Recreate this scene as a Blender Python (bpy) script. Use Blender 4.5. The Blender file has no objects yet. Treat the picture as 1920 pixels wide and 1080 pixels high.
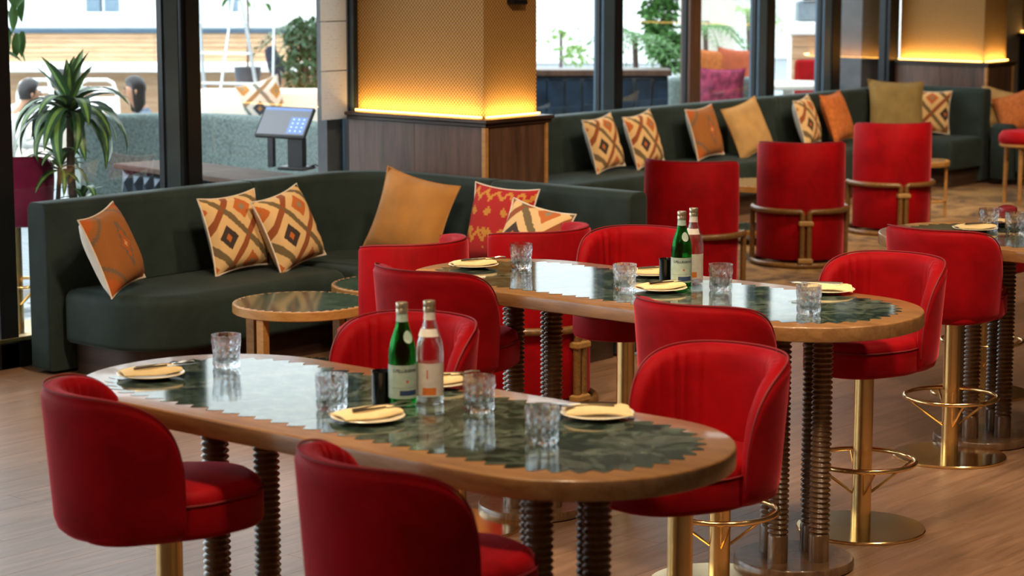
import bpy, bmesh, math, random
from mathutils import Vector, Matrix
random.seed(11)
sc = bpy.context.scene
COL = sc.collection
PI = math.pi

# ------------------------------------------------------------------ camera
F_PX, CAM_H, HORIZON = 4150.0, 2.18, -90.0
PITCH = math.atan((540 - HORIZON) / F_PX)
YAW = math.radians(40.2)
cam = bpy.data.cameras.new('camera')
cam.sensor_width = 36.0
cam.lens = F_PX / 1920 * 36
cam.clip_end = 300
cam.dof.use_dof = True
cam.dof.focus_distance = 8.6
cam.dof.aperture_fstop = 4.0
camo = bpy.data.objects.new('camera', cam)
camo.location = (0, 0, CAM_H)
camo.rotation_euler = (PI / 2 - PITCH, 0, YAW)
COL.objects.link(camo)
sc.camera = camo

# ------------------------------------------------------------------ world, exposure
sc.view_settings.view_transform = 'Standard'
sc.view_settings.look = 'None'
sc.view_settings.gamma = 1
sc.view_settings.use_curve_mapping = False
sc.view_settings.exposure = 0.15
world = bpy.data.worlds.new('overcast_sky')
sc.world = world
world.use_nodes = True
bg = world.node_tree.nodes['Background']
bg.inputs[0].default_value = (0.86, 0.94, 1.0, 1)
bg.inputs[1].default_value = 4.3

def spot(loc, target, power, col=(1, .74, .48), size=math.radians(75), blend=.7, rad=.16):
    l = bpy.data.lights.new('ceiling_spot_or_fill', 'SPOT')
    l.energy = power; l.color = col; l.spot_size = size; l.spot_blend = blend; l.shadow_soft_size = rad
    o = bpy.data.objects.new('ceiling_spot_or_fill', l)
    o.location = loc
    o.rotation_euler = (Vector(target) - Vector(loc)).to_track_quat('-Z', 'Y').to_euler()
    COL.objects.link(o)
WARM = (1, .76, .5)
SPOTS = [((-3.3, 3.9, 3.4), (-3.5, 5.0, .7), 250), ((-4.5, 4.0, 3.4), (-4.7, 4.9, .7), 230),
         ((-4.0, 6.1, 3.4), (-4.2, 7.2, .7), 260), ((-5.2, 6.0, 3.4), (-5.5, 7.1, .7), 230), ((-2.4, 5.4, 3.4), (-2.9, 6.2, 0), 200),
         ((-5.6, 6.2, 3.4), (-7.4, 7.6, .3), 300), ((-6.2, 6.2, 3.4), (-8.9, 7.6, .5), 300),
         ((-6.2, 8.0, 3.4), (-8.2, 9.3, .5), 320), ((-3.4, 8.4, 3.4), (-4.6, 9.0, .8), 260),
         ((-5.4, 9.8, 3.4), (-7.4, 11.5, .3), 330), ((-6.2, 12.2, 3.4), (-8.3, 13.2, .3), 360),
         ((-7.6, 12.0, 3.4), (-10.6, 13.8, .5), 300), ((-7.8, 14.0, 3.4), (-10.7, 15.6, .5), 300),
         ((-6.6, 14.2, 3.4), (-8.8, 15.6, .2), 330), ((-8.0, 16.2, 3.4), (-10.8, 17.4, .5), 300),
         ((-3.0, 7.2, 3.4), (-3.4, 7.8, 0), 240), ((-6.8, 16.6, 3.4), (-9.0, 18.0, .3), 300),
         ((-7.4, 4.4, 3.4), (-8.0, 5.2, 0), 160), ((-3.2, 1.6, 3.4), (-4.0, 3.7, .8), 110)]  # last spot is an added fill lifting the near stool backs
for a, b, e in SPOTS:
    spot(a, b, e * .72, WARM)

# ------------------------------------------------------------------ pixel helpers (direction only; depth comes from a plane it touches)
CY, SY = math.cos(YAW), math.sin(YAW)
def ray(px, py):
    u = (px - 960) / F_PX; v = (540 - py) / F_PX
    x, y, z = u, math.cos(PITCH) + v * math.sin(PITCH), -math.sin(PITCH) + v * math.cos(PITCH)
    return Vector((x * CY - y * SY, x * SY + y * CY, z))
def onZ(px, py, z=0.0):
    d = ray(px, py); return Vector((0, 0, CAM_H)) + d * ((z - CAM_H) / d.z)
def onX(px, py, X):
    d = ray(px, py); return Vector((0, 0, CAM_H)) + d * (X / d.x)
def onY(px, py, Y):
    d = ray(px, py); return Vector((0, 0, CAM_H)) + d * (Y / d.y)
def atD(px, py, D):
    d = ray(px, py); f = -d.x * SY + d.y * CY
    return Vector((0, 0, CAM_H)) + d * (D / f)
def project(p):
    x, y, z = p[0], p[1], p[2] - CAM_H
    cx, cy = x * CY + y * SY, -x * SY + y * CY
    fw = cy * math.cos(PITCH) - z * math.sin(PITCH); up = cy * math.sin(PITCH) + z * math.cos(PITCH)
    return (960 + F_PX * cx / fw, 540 - F_PX * up / fw, fw)

# ------------------------------------------------------------------ materials
def lin(h):
    h = h.lstrip('#'); r = []
    for i in (0, 2, 4):
        c = int(h[i:i + 2], 16) / 255
        r.append(c / 12.92 if c <= .04045 else ((c + .055) / 1.055) ** 2.4)
    return (*r, 1)
class NT:
    def __init__(s, m): s.t = m.node_tree; s.n = s.t.nodes; s.l = s.t.links
    def put(s, sock, v):
        if hasattr(v, 'is_output') or isinstance(v, bpy.types.NodeSocket): s.l.new(v, sock)
        else: sock.default_value = v
    def node(s, typ, ins=None, **kw):
        n = s.n.new(typ)
        for k, v in kw.items(): setattr(n, k, v)
        for k, v in (ins or {}).items(): s.put(n.inputs[k], v)
        return n
    def m(s, op, a, b=0.0, c=None):
        n = s.node('ShaderNodeMath', {0: a, 1: b}, operation=op)
        if c is not None: s.put(n.inputs[2], c)
        return n.outputs[0]
    def mix(s, f, a, b, blend='MIX'):
        n = s.node('ShaderNodeMix', data_type='RGBA', blend_type=blend)
        s.put(n.inputs['Factor'], f); s.put(n.inputs['A'], a); s.put(n.inputs['B'], b)
        return n.outputs['Result']
    def ramp(s, f, stops, interp='LINEAR'):
        n = s.node('ShaderNodeValToRGB', {0: f}); cr = n.color_ramp; cr.interpolation = interp
        while len(cr.elements) < len(stops): cr.elements.new(.5)
        for e, (p, c) in zip(cr.elements, stops): e.position = p; e.color = c
        return n.outputs[0]
    def coords(s, kind='Object', scale=(1, 1, 1), rot=(0, 0, 0)):
        c = s.node('ShaderNodeTexCoord').outputs[kind]
        return s.node('ShaderNodeMapping', {'Vector': c, 'Scale': scale, 'Rotation': rot}).outputs[0]
    def noise(s, vec, scale, detail=3, rough=.5, dist=0):
        return s.node('ShaderNodeTexNoise', {'Vector': vec, 'Scale': scale, 'Detail': detail, 'Roughness': rough, 'Distortion': dist}).outputs[0]
    def bump(s, h, strength=.3, dist=.01):
        return s.node('ShaderNodeBump', {'Height': h, 'Strength': strength, 'Distance': dist}).outputs[0]
MATS = {}
def base(name, col='#808080', rough=.5, metal=0, **kw):
    m = bpy.data.materials.new(name); m.use_nodes = True
    t = NT(m); b = t.n['Principled BSDF']
    b.inputs['Base Color'].default_value = lin(col) if isinstance(col, str) else (*col, 1)
    b.inputs['Roughness'].default_value = rough; b.inputs['Metallic'].default_value = metal
    for k, v in kw.items(): b.inputs[k.replace('_', ' ')].default_value = v
    MATS[name] = m
    return m, t, b
def simple(name, col, rough=.5, metal=0, var=.12, scale=18, bump=0, **kw):
    m, t, b = base(name, col, rough, metal, **kw)
    c = b.inputs['Base Color'].default_value[:]
    n = t.noise(t.coords(), scale, 3)
    dk = tuple(x * (1 - var) for x in c[:3]) + (1,); lt = tuple(min(1, x * (1 + var)) for x in c[:3]) + (1,)
    t.l.new(t.ramp(n, [(.3, dk), (.7, lt)]), b.inputs['Base Color'])
    if bump: t.l.new(t.bump(t.noise(t.coords(), scale * 8, 2), bump), b.inputs['Normal'])
    return m
def velvet(name, col, tint, sheen=.5, var=.16, rough=.62):
    m, t, b = base(name, col, rough)
    c = b.inputs['Base Color'].default_value[:]
    n = t.noise(t.coords(), 5.5, 4, .6, .6)
    f = t.noise(t.coords(), 420, 2)
    dk = tuple(x * (1 - var * 1.7) for x in c[:3]) + (1,); lt = tuple(x * (1 + var) for x in c[:3]) + (1,)
    t.l.new(t.ramp(n, [(.32, dk), (.68, lt)]), b.inputs['Base Color'])
    b.inputs['Sheen Weight'].default_value = sheen
    b.inputs['Sheen Roughness'].default_value = .32
    b.inputs['Sheen Tint'].default_value = lin(tint)
    b.inputs['Specular IOR Level'].default_value = .08
    t.l.new(t.bump(f, .12, .002), b.inputs['Normal'])
    return m
def wood(name, c0, c1, rough=.4, axis=(1, 12, 12), scale=2.2, rnd=.25, coat=0):
    m, t, b = base(name, c0, rough)
    v = t.coords('Object', axis)
    oi = t.node('ShaderNodeObjectInfo').outputs['Random']
    off = t.node('ShaderNodeVectorMath', {0: v, 1: t.node('ShaderNodeCombineXYZ', {0: t.m('MULTIPLY', oi, 37.), 1: t.m('MULTIPLY', oi, 91.), 2: 0.}).outputs[0]}, operation='ADD').outputs[0]
    n = t.noise(off, scale, 5, .62, .5)
    n2 = t.noise(off, scale * 5, 3, .6)
    f = t.m('ADD', t.m('MULTIPLY', n, .75), t.m('MULTIPLY', n2, .25))
    colr = t.ramp(f, [(.34, lin(c0)), (.66, lin(c1))])
    br = t.m('ADD', t.m('MULTIPLY', oi, rnd), 1 - rnd / 2)
    t.l.new(t.mix(1.0, colr, t.node('ShaderNodeCombineColor', {0: br, 1: br, 2: br}).outputs[0], 'MULTIPLY'), b.inputs['Base Color'])
    t.l.new(t.bump(n2, .08, .003), b.inputs['Normal'])
    if coat: b.inputs['Coat Weight'].default_value = coat; b.inputs['Coat Roughness'].default_value = .08
    return m
RED = velvet('red_velvet', '#94060F', '#FF6A78', .75)
RED_DAY = velvet('red_velvet_daylight_tint', '#7E1C42', '#E0A0C0', .6)  # red velvet with the bluish daylight and window tint put into its colour
TEAL = velvet('deep_green_velvet', '#2C3633', '#A9B8B4', .34, .12)
PIPING = simple('dark_red_piping', '#7A0710', .7)
BRASS = simple('brushed_brass', '#E6C283', .26, 1, .08, 6)
BRASS_P = simple('polished_brass', '#EFCB8C', .17, 1, .05, 9)
OAK = wood('oak_brown', '#7A5330', '#A57848', .32, (2, 14, 14), 2.0, .1, .35)
OAKD = wood('turned_walnut', '#4A3320', '#7A5A3C', .34, (8, 8, 1.5), 3, .15, .25)
COFFEEW = wood('honey_oak', '#9A6A34', '#BE8C4E', .4, (3, 3, 10), 2.4, .1)
PLANK = wood('floor_oak', '#735640', '#98755B', .36, (14, 1.1, 14), 1.8, .22)
WAL = wood('walnut_panel', '#3E2A1D', '#65483A', .38, (9, 9, .9), 2.0, .2, .1)
PLINTH = wood('dark_plinth_wood', '#2C1E17', '#493429', .4, (1.2, 1.2, 12), 2.0, .15)
CLAD = wood('pale_cladding', '#B98A62', '#DDB892', .55, (1, 1, 12), 2.0, .25)  # pale timber boards of the terrace structures
RATTAN = wood('rattan_brown', '#5A3C1E', '#86602F', .4, (30, 30, 30), 2, .2, .2)
BIND = simple('rattan_binding', '#A07A44', .5, 0, .2, 60)
BLACKM = simple('black_frame_metal', '#14171A', .42, .3, .15, 4)
BLUEM = simple('blue_grey_frame_metal', '#465A6B', .4, .3, .12, 4)
BLACKG = simple('black_glazed', '#0D0E10', .18, 0, .2, 8)
CREAMC = simple('cream_ceramic', '#E8DCC0', .22, 0, .04, 8)
NAPKIN = simple('cream_paper_napkin', '#E9CF9A', .8, 0, .06, 30, .1)
STEEL = simple('cutlery_steel', '#C9C2B6', .18, 1, .05, 12)
WHITE = simple('white_paint', '#EDEBE6', .6, 0, .04, 4)
PLASTER = simple('warm_plaster', '#D6C9B8', .8, 0, .06, 3)
STONEW = simple('pale_stone', '#CFC7BC', .8, 0, .08, 5, .1)
STONED = simple('dark_stone', '#4A4C50', .55, 0, .25, 6, .1)
OUTGREY = simple('grey_green_tweed', '#66736F', .9, 0, .45, 55, .2)
CREAMF = simple('cream_outdoor_fabric', '#E6D9C8', .9, 0, .06, 20)
NAVY = simple('navy_leather', '#1B2B3C', .3, 0, .5, 7, .2)
SKIN = simple('skin', '#B98667', .55, 0, .06, 20)
HAIR = simple('dark_hair', '#241C1A', .5, 0, .3, 60)
SHIRT = simple('white_shirt', '#E4E2DE', .85, 0, .08, 14)
BLOUSE = simple('blue_print_blouse', '#6B7688', .85, 0, .6, 40)
TROUS = simple('dark_trousers', '#2A2C33', .85, 0, .1, 14)
LEAF = simple('leaf_green', '#2E5230', .4, 0, .3, 14)
LEAFL = simple('leaf_light_green', '#7FA04A', .42, 0, .25, 14)
LEAFB = simple('fresh_green', '#4C7A36', .5, 0, .35, 14)
BARK = simple('plant_stem', '#5A463C', .8, 0, .3, 40, .3)
SOIL = simple('soil', '#2B211A', .95, 0, .3, 40)
PAVE = simple('paving_grey', '#8E9498', .75, 0, .18, 9, .1)
PAVED = simple('paving_dark', '#5E666C', .75, 0, .18, 9, .1)
PAVEL = simple('paving_light', '#B9BCBB', .75, 0, .12, 9, .1)
ALU = simple('pale_aluminium', '#C9CED2', .35, .6, .06, 5)
BOTCAP = simple('bottle_cap_silver', '#B7A88F', .35, .8, .1, 30)
ORANGEC = simple('orange_fabric', '#B4632A', .9, 0, .25, 30, .2)
OCHRE = simple('ochre_velvet', '#A9722F', .85, 0, .16, 7, .1, Sheen_Weight=.3)
TAN = simple('tan_linen', '#B08A55', .9, 0, .14, 9, .2)
OLIVE = simple('olive_tan_linen', '#8A7444', .9, 0, .14, 9, .2)
BACKC = simple('cream_cushion_back', '#D8CCBC', .9, 0, .06, 20, .2)
GREYB = simple('grey_blue_fabric', '#66788A', .9, 0, .1, 20)
PINKC = simple('magenta_weave', '#8A2C4A', .9, 0, .6, 16, .2)
BEET = simple('dark_red_glaze', '#8E2A35', .3, 0, .3, 20)
RUBBER = simple('black_plastic', '#191B1F', .4, 0, .15, 10)

def emis(name, col, s):
    m, t, b = base(name, col, .5); b.inputs['Emission Color'].default_value = lin(col); b.inputs['Emission Strength'].default_value = s
    return m
LED = emis('led_strip', '#FFC468', 5.0)

# marble
m, t, b = base('green_black_marble', '#22302C', .07)
v = t.coords()
d1 = t.noise(v, 3.2, 6, .62, 1.4)
vein = t.ramp(d1, [(.46, (0, 0, 0, 1)), (.5, (1, 1, 1, 1)), (.54, (0, 0, 0, 1))])
cl = t.ramp(t.noise(v, 15, 9, .72, .9), [(.34, lin('#121C1A')), (.5, lin('#26362F')), (.68, lin('#5C6C5C'))])
t.l.new(t.mix(t.m('MULTIPLY', vein, .22), cl, lin('#A9B3A2')), b.inputs['Base Color'])
b.inputs['Specular IOR Level'].default_value = .42
MARBLE = m
# coffee-table marble (greener)
m, t, b = base('verde_marble', '#3F5046', .1)
v = t.coords()
cl = t.ramp(t.noise(v, 7, 5, .65, 1.2), [(.3, lin('#26352F')), (.55, lin('#42554A')), (.8, lin('#6A7868'))])
t.l.new(cl, b.inputs['Base Color']); VERDE = m
# woven wall covering
m, t, b = base('woven_gold_wallcovering', '#B58A4E', .8)
v = t.coords('Object', (1, 1, 1))
br = t.node('ShaderNodeTexChecker', {'Vector': t.coords('Object', (1, 1, 1.0)), 'Scale': 80., 'Color1': lin('#B48A4C'), 'Color2': lin('#553814')})
nz = t.noise(v, 60, 3)
t.l.new(t.mix(t.m('MULTIPLY', nz, .4), br.outputs[0], lin('#9A7038')), b.inputs['Base Color'])
t.l.new(t.bump(br.outputs[1], .6, .006), b.inputs['Normal']); WOVEN = m
# rug
m, t, b = base('worn_gold_rug', '#8A6A40', .95)
v = t.coords('Object', (1, 1, 1))
n1 = t.noise(v, 2.3, 6, .72, 1.2)
t.l.new(t.ramp(n1, [(.36, lin('#3E2E20')), (.47, lin('#7C5C38')), (.58, lin('#A07C4A')), (.72, lin('#6A4A2C'))]), b.inputs['Base Color'])
t.l.new(t.bump(t.noise(v, 220, 2), .4, .004), b.inputs['Normal']); RUG = m
# clear window glass: transparent with fresnel reflection
def pane_glass(name, tint, ior=1.5):
    m = bpy.data.materials.new(name); m.use_nodes = True; t = NT(m); t.n.clear()
    bf = t.node('ShaderNodeNewGeometry').outputs['Backfacing']
    fr = t.node('ShaderNodeFresnel', {'IOR': t.m('ADD', ior, t.m('MULTIPLY', bf, 1 / ior - ior))}).outputs[0]
    tr = t.node('ShaderNodeBsdfTransparent', {'Color': tint}).outputs[0]
    gl = t.node('ShaderNodeBsdfGlossy', {'Color': (1, 1, 1, 1), 'Roughness': .0}).outputs[0]
    mx = t.node('ShaderNodeMixShader', {0: fr, 1: tr, 2: gl}).outputs[0]
    o = t.node('ShaderNodeOutputMaterial', {'Surface': mx}); return m
GLASS = pane_glass('window_glass', (.95, .98, .98, 1))
def cut_glass(name, col, rough=0.0, ior=1.5, thin=.5):
    m = bpy.data.materials.new(name); m.use_nodes = True; t = NT(m); t.n.clear()
    g = t.node('ShaderNodeBsdfGlass', {'Color': col, 'Roughness': rough, 'IOR': ior}).outputs[0]
    tr = t.node('ShaderNodeBsdfTransparent', {'Color': col}).outputs[0]
    mx = t.node('ShaderNodeMixShader', {0: thin, 1: g, 2: tr}).outputs[0]
    t.node('ShaderNodeOutputMaterial', {'Surface': mx}); return m
TUMBLER = cut_glass('crystal_glass', (.96, .97, .98, 1))
GREENG = cut_glass('green_bottle_glass', (.36, .74, .44, 1), 0, 1.3, .6)
CLEARG = cut_glass('clear_bottle_glass', (.94, .96, .96, 1), 0, 1.3, .6)
LABELG = simple('pale_green_label', '#A9BDB0', .55, 0, .1, 60)
LABELW = simple('off_white_label', '#D9CFC6', .55, 0, .06, 60)
INK = simple('dark_blue_ink', '#27406A', .6, 0, .1, 30)
INKD = simple('dark_label_ink', '#141F38', .6, 0, .1, 30)
INKR = simple('red_ink', '#C8402C', .6, 0, .1, 30)
INKO = simple('orange_ink', '#D9752C', .6, 0, .1, 30)

# kilim patterns on cushion UVs
def kilim(name, n=2.4, rot=0., cream='#D8B27C', dark='#3A2E28', orange='#B8622A', band1='#8E4A24', band2='#6E5C3E'):
    m, t, b = base(name, cream, .92)
    uv = t.node('ShaderNodeMapping', {'Vector': t.node('ShaderNodeTexCoord').outputs['UV'], 'Scale': (n, n * .9, 1), 'Rotation': (0, 0, rot), 'Location': (.12, .38, 0)}).outputs[0]
    wob = t.noise(uv, 14, 2)
    sx = t.node('ShaderNodeSeparateXYZ', {0: uv})
    x = t.m('ADD', sx.outputs[0], t.m('MULTIPLY', wob, .05)); y = t.m('ADD', sx.outputs[1], t.m('MULTIPLY', wob, .05))
    p = t.m('ADD', x, y); q = t.m('SUBTRACT', x, y)
    fp = t.m('ABSOLUTE', t.m('SUBTRACT', t.m('FRACT', p), .5)); fq = t.m('ABSOLUTE', t.m('SUBTRACT', t.m('FRACT', q), .5))
    mx = t.m('MAXIMUM', fp, fq)
    par = t.m('MODULO', t.m('ABSOLUTE', t.m('ADD', t.m('FLOOR', p), t.m('FLOOR', q))), 2.)
    par2 = t.m('MODULO', t.m('ABSOLUTE', t.m('FLOOR', p)), 2.)
    dia = t.mix(par, lin(dark), lin(orange)); cen = t.mix(par, lin(orange), lin('#8A7A62'))
    bnd = t.mix(t.m('GREATER_THAN', fp, fq), lin(band1), lin(band2))
    c = t.mix(t.m('GREATER_THAN', mx, .075), cen, dia)
    c = t.mix(t.m('GREATER_THAN', mx, .22), c, lin(cream))
    c = t.mix(t.m('GREATER_THAN', mx, .415), c, bnd)
    t.l.new(c, b.inputs['Base Color'])
    t.l.new(t.bump(t.node('ShaderNodeTexWave', {'Vector': uv, 'Scale': 40., 'Distortion': 2.}).outputs[1], .25, .002), b.inputs['Normal'])
    return m
KIL_A = kilim('kilim_diamond', 1.5)
KIL_B = kilim('kilim_diamond_turned', 1.5, .1)
KIL_W = kilim('kilim_diamond_wide', 1.3, 0)
KIL_OUT = kilim('kilim_diamond_pale', 1.3, .3, '#DED2C2', '#3C4048', '#B87A3A', '#8A6A4A', '#6A7068')
def medallion(name, ground, c1, c2, freq, star):
    m, t, b = base(name, ground, .92)
    uv = t.node('ShaderNodeTexCoord').outputs['UV']
    sx = t.node('ShaderNodeSeparateXYZ', {0: uv})
    st = lambda s, k: t.m('DIVIDE', t.m('FLOOR', t.m('MULTIPLY', s, k)), k)
    x, y = st(sx.outputs[0], 34.), st(sx.outputs[1], 34.)
    if star:
        ax = t.m('ABSOLUTE', t.m('SUBTRACT', x, .5)); ay = t.m('ABSOLUTE', t.m('SUBTRACT', y, .5))
        dd = t.m('ADD', t.m('MULTIPLY', ax, 2.2), ay)
        dd = t.m('ADD', dd, t.m('MULTIPLY', t.m('PINGPONG', ay, .07), .9))
        c = t.ramp(dd, [(0, lin('#D9A878')), (.1, lin(c1)), (.26, lin(c2)), (.34, lin(ground))], 'CONSTANT')
        e = t.m('MAXIMUM', ax, ay)
        cr = t.m('GREATER_THAN', t.m('ADD', ax, ay), .78)
        c = t.mix(cr, c, lin(c1))
        sp = t.m('MULTIPLY', t.m('GREATER_THAN', t.m('ADD', ax, ay), .62), t.m('LESS_THAN', t.m('ADD', ax, ay), .7))
        c = t.mix(sp, c, lin(c2))
        n = t.noise(uv, 7, 3); c = t.mix(t.m('MULTIPLY', n, .25), c, lin('#8A5224'))
    else:
        zz = t.m('SUBTRACT', y, t.m('MULTIPLY', t.m('PINGPONG', x, .09), 1.4))
        band = t.m('LESS_THAN', t.m('ABSOLUTE', t.m('SUBTRACT', t.m('FRACT', t.m('MULTIPLY', zz, 1.9)), .5)), .07)
        fx = t.m('SUBTRACT', t.m('FRACT', t.m('MULTIPLY', x, 4.)), .5); fy = t.m('SUBTRACT', t.m('FRACT', t.m('MULTIPLY', y, 4.)), .5)
        mot = t.m('LESS_THAN', t.m('ADD', t.m('ABSOLUTE', fx), t.m('ABSOLUTE', fy)), .27)
        inner = t.m('GREATER_THAN', t.m('ABSOLUTE', t.m('SUBTRACT', y, .5)), .0)
        c = t.mix(t.m('MAXIMUM', band, t.m('MULTIPLY', mot, t.m('LESS_THAN', t.m('ABSOLUTE', t.m('SUBTRACT', y, .45)), .3))), lin(ground), lin(c1))
        n = t.noise(uv, 9, 3); c = t.mix(t.m('MULTIPLY', n, .22), c, lin(c2))
    t.l.new(c, b.inputs['Base Color'])
    t.l.new(t.bump(t.noise(uv, 160, 2), .3, .002), b.inputs['Normal'])
    return m
KIL_O = medallion('kilim_rust_star', '#9A5E28', '#B4581C', '#6E5A48', 8, True)
KIL_R = medallion('kilim_red_zigzag', '#A81A1A', '#C08432', '#8A2418', 8, False)

# printed menu sheet
m, t, b = base('printed_menu_sheet', '#B9B2AE', .7)
v = t.coords('Object')
sx = t.node('ShaderNodeSeparateXYZ', {0: v})
lines = t.m('LESS_THAN', t.m('FRACT', t.m('MULTIPLY', sx.outputs[2], 55.)), .32)
gap = t.m('GREATER_THAN', t.noise(t.coords('Object', (1, 9, 30)), 3.0, 2), .56)
inset = t.m('LESS_THAN', t.m('ABSOLUTE', sx.outputs[1]), .085)
t.l.new(t.mix(t.m('MULTIPLY', t.m('MULTIPLY', lines, gap), t.m('MULTIPLY', inset, .55)), lin('#BDB7B4'), lin('#4C4644')), b.inputs['Base Color'])
tl_ = t.node('ShaderNodeBsdfTranslucent', {'Color': lin('#D8D4CE')}).outputs[0]
mx_ = t.node('ShaderNodeMixShader', {0: .6, 1: b.outputs[0], 2: tl_}).outputs[0]
t.l.new(mx_, t.n['Material Output'].inputs['Surface'])
MENU = m
SCREEN = emis('terminal_screen', '#7F8088', .45)
KEYBLUE = emis('terminal_keypad', '#6E86BE', .9)
KEYDOT = emis('terminal_key_marks', '#B8D0E8', 1.0)

# ------------------------------------------------------------------ mesh helpers
class MB:
    def __init__(s): s.v = []; s.f = []; s.mi = []; s.uv = None
    def add(s, vs, fs, mi=0, M=None):
        o = len(s.v)
        s.v += [tuple(M @ Vector(p)) if M else tuple(p) for p in vs]
        s.f += [tuple(i + o for i in f) for f in fs]; s.mi += [mi] * len(fs)
        return s
    def box(s, c, h, mi=0, M=None):
        x, y, z = c; a, b_, d = h
        vs = [(x + i * a, y + j * b_, z + k * d) for i in (-1, 1) for j in (-1, 1) for k in (-1, 1)]
        return s.add(vs, [(0, 1, 3, 2), (4, 6, 7, 5), (0, 4, 5, 1), (2, 3, 7, 6), (0, 2, 6, 4), (1, 5, 7, 3)], mi, M)
    def cbox(s, c, h, ch=.004, mi=0, M=None):
        # chamfered box
        x, y, z = c; a, b_, d = h; ch = min(ch, a * .9, b_ * .9, d * .9)
        rings = [(a - ch, b_ - ch, -d), (a, b_, -d + ch), (a, b_, d - ch), (a - ch, b_ - ch, d)]
        vs = []
        for (p, q, r) in rings:
            vs += [(x - p, y - q, z + r), (x + p, y - q, z + r), (x + p, y + q, z + r), (x - p, y + q, z + r)]
        fs = [(3, 2, 1, 0), (12, 13, 14, 15)]
        for k in range(3):
            for i in range(4):
                j = (i + 1) % 4; fs.append((k * 4 + i, k * 4 + j, k * 4 + 4 + j, k * 4 + 4 + i))
        return s.add(vs, fs, mi, M)
    def lathe(s, prof, seg=32, mi=0, M=None, caps=True):
        vs = []; fs = []; n = len(prof)
        for r, z in prof:
            for k in range(seg):
                a = 2 * PI * k / seg; vs.append((r * math.cos(a), r * math.sin(a), z))
        for i in range(n - 1):
            for k in range(seg):
                k2 = (k + 1) % seg; fs.append((i * seg + k, i * seg + k2, (i + 1) * seg + k2, (i + 1) * seg + k))
        if caps:
            fs.append(tuple(range(seg - 1, -1, -1))); fs.append(tuple((n - 1) * seg + k for k in range(seg)))
        return s.add(vs, fs, mi, M)
    def tube(s, pts, r, seg=10, closed=False, mi=0, M=None):
        P = [Vector(p) for p in pts]; n = len(P); vs = []; fs = []
        rad = r if isinstance(r, (list, tuple)) else [r] * n
        up = Vector((0, 0, 1)); prev = None
        for i in range(n):
            if closed: d = P[(i + 1) % n] - P[i - 1]
            else: d = P[min(i + 1, n - 1)] - P[max(i - 1, 0)]
            d.normalize()
            if prev is None:
                a = up if abs(d.z) < .9 else Vector((1, 0, 0)); nx = d.cross(a).normalized()
            else:
                nx = (prev - d * prev.dot(d))
                nx = nx.normalized() if nx.length > 1e-6 else d.cross(up).normalized()
            prev = nx; ny = d.cross(nx)
            for k in range(seg):
                t_ = 2 * PI * k / seg; vs.append(P[i] + (nx * math.cos(t_) + ny * math.sin(t_)) * rad[i])
        m_ = n if closed else n - 1
        for i in range(m_):
            j = (i + 1) % n
            for k in range(seg):
                k2 = (k + 1) % seg; fs.append((i * seg + k, i * seg + k2, j * seg + k2, j * seg + k))
        if not closed: fs.append(tuple(range(seg - 1, -1, -1))); fs.append(tuple((n - 1) * seg + k for k in range(seg)))
        return s.add(vs, fs, mi, M)
    def loft(s, rings, mi=0, caps=True, M=None, closed=True):
        n = len(rings[0]); vs = [p for r in rings for p in r]; fs = []
        for i in range(len(rings) - 1):
            for k in range(n if closed else n - 1):
                k2 = (k + 1) % n; fs.append((i * n + k, i * n + k2, (i + 1) * n + k2, (i + 1) * n + k))
        if caps: fs.append(tuple(range(n - 1, -1, -1))); fs.append(tuple((len(rings) - 1) * n + k for k in range(n)))
        return s.add(vs, fs, mi, M)
    def slab(s, outline, z0, z1, bb=.0, bt=.0, mi=0, M=None, steps=3):
        # bevelled prism from a dense counter-clockwise outline
        rings = []
        def ring(ins, z): rings.append([(p[0], p[1], z) for p in inset(outline, ins)])
        if bb:
            for k in range(steps + 1):
                a = PI / 2 * k / steps; ring(bb * (1 - math.sin(a)), z0 + bb * (1 - math.cos(a)))
        else: ring(0, z0)
        if bt:
            for k in range(steps + 1):
                a = PI / 2 * k / steps; ring(bt * (1 - math.cos(a)), z1 - bt * (1 - math.sin(a)))
        else: ring(0, z1)
        return s.loft(rings, mi, True, M)
    def mesh(s, name, smooth=None):
        me = bpy.data.meshes.new(name); me.from_pydata(s.v, [], s.f)
        me.polygons.foreach_set('material_index', s.mi)
        bm = bmesh.new(); bm.from_mesh(me); bmesh.ops.recalc_face_normals(bm, faces=bm.faces)
        if smooth:
            for f in bm.faces: f.smooth = True
            for e in bm.edges:
                if len(e.link_faces) == 2 and e.calc_face_angle(0) > smooth: e.smooth = False
        bm.to_mesh(me); bm.free()
        return me
    def build(s, name, mats, parent=None, smooth=math.radians(40)):
        return link(name, s.mesh(name, smooth), mats, parent)
def link(name, me, mats=None, parent=None):
    if mats is not None and not me.materials:
        for m_ in (mats if isinstance(mats, (list, tuple)) else [mats]): me.materials.append(m_)
    o = bpy.data.objects.new(name, me); COL.objects.link(o)
    if parent: o.parent = parent
    return o
def inset(ol, d):
    if abs(d) < 1e-9: return list(ol)
    n = len(ol); out = []
    for i in range(n):
        a, p, c = Vector(ol[i - 1][:2]), Vector(ol[i][:2]), Vector(ol[(i + 1) % n][:2])
        e1, e2 = (p - a), (c - p)
        n1 = Vector((-e1.y, e1.x)).normalized(); n2 = Vector((-e2.y, e2.x)).normalized()
        m_ = (n1 + n2)
        m_ = m_ / max(.35, (1 + n1.dot(n2))) if m_.length > 1e-6 else n1
        out.append(tuple(p + m_ * d))
    return out
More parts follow.
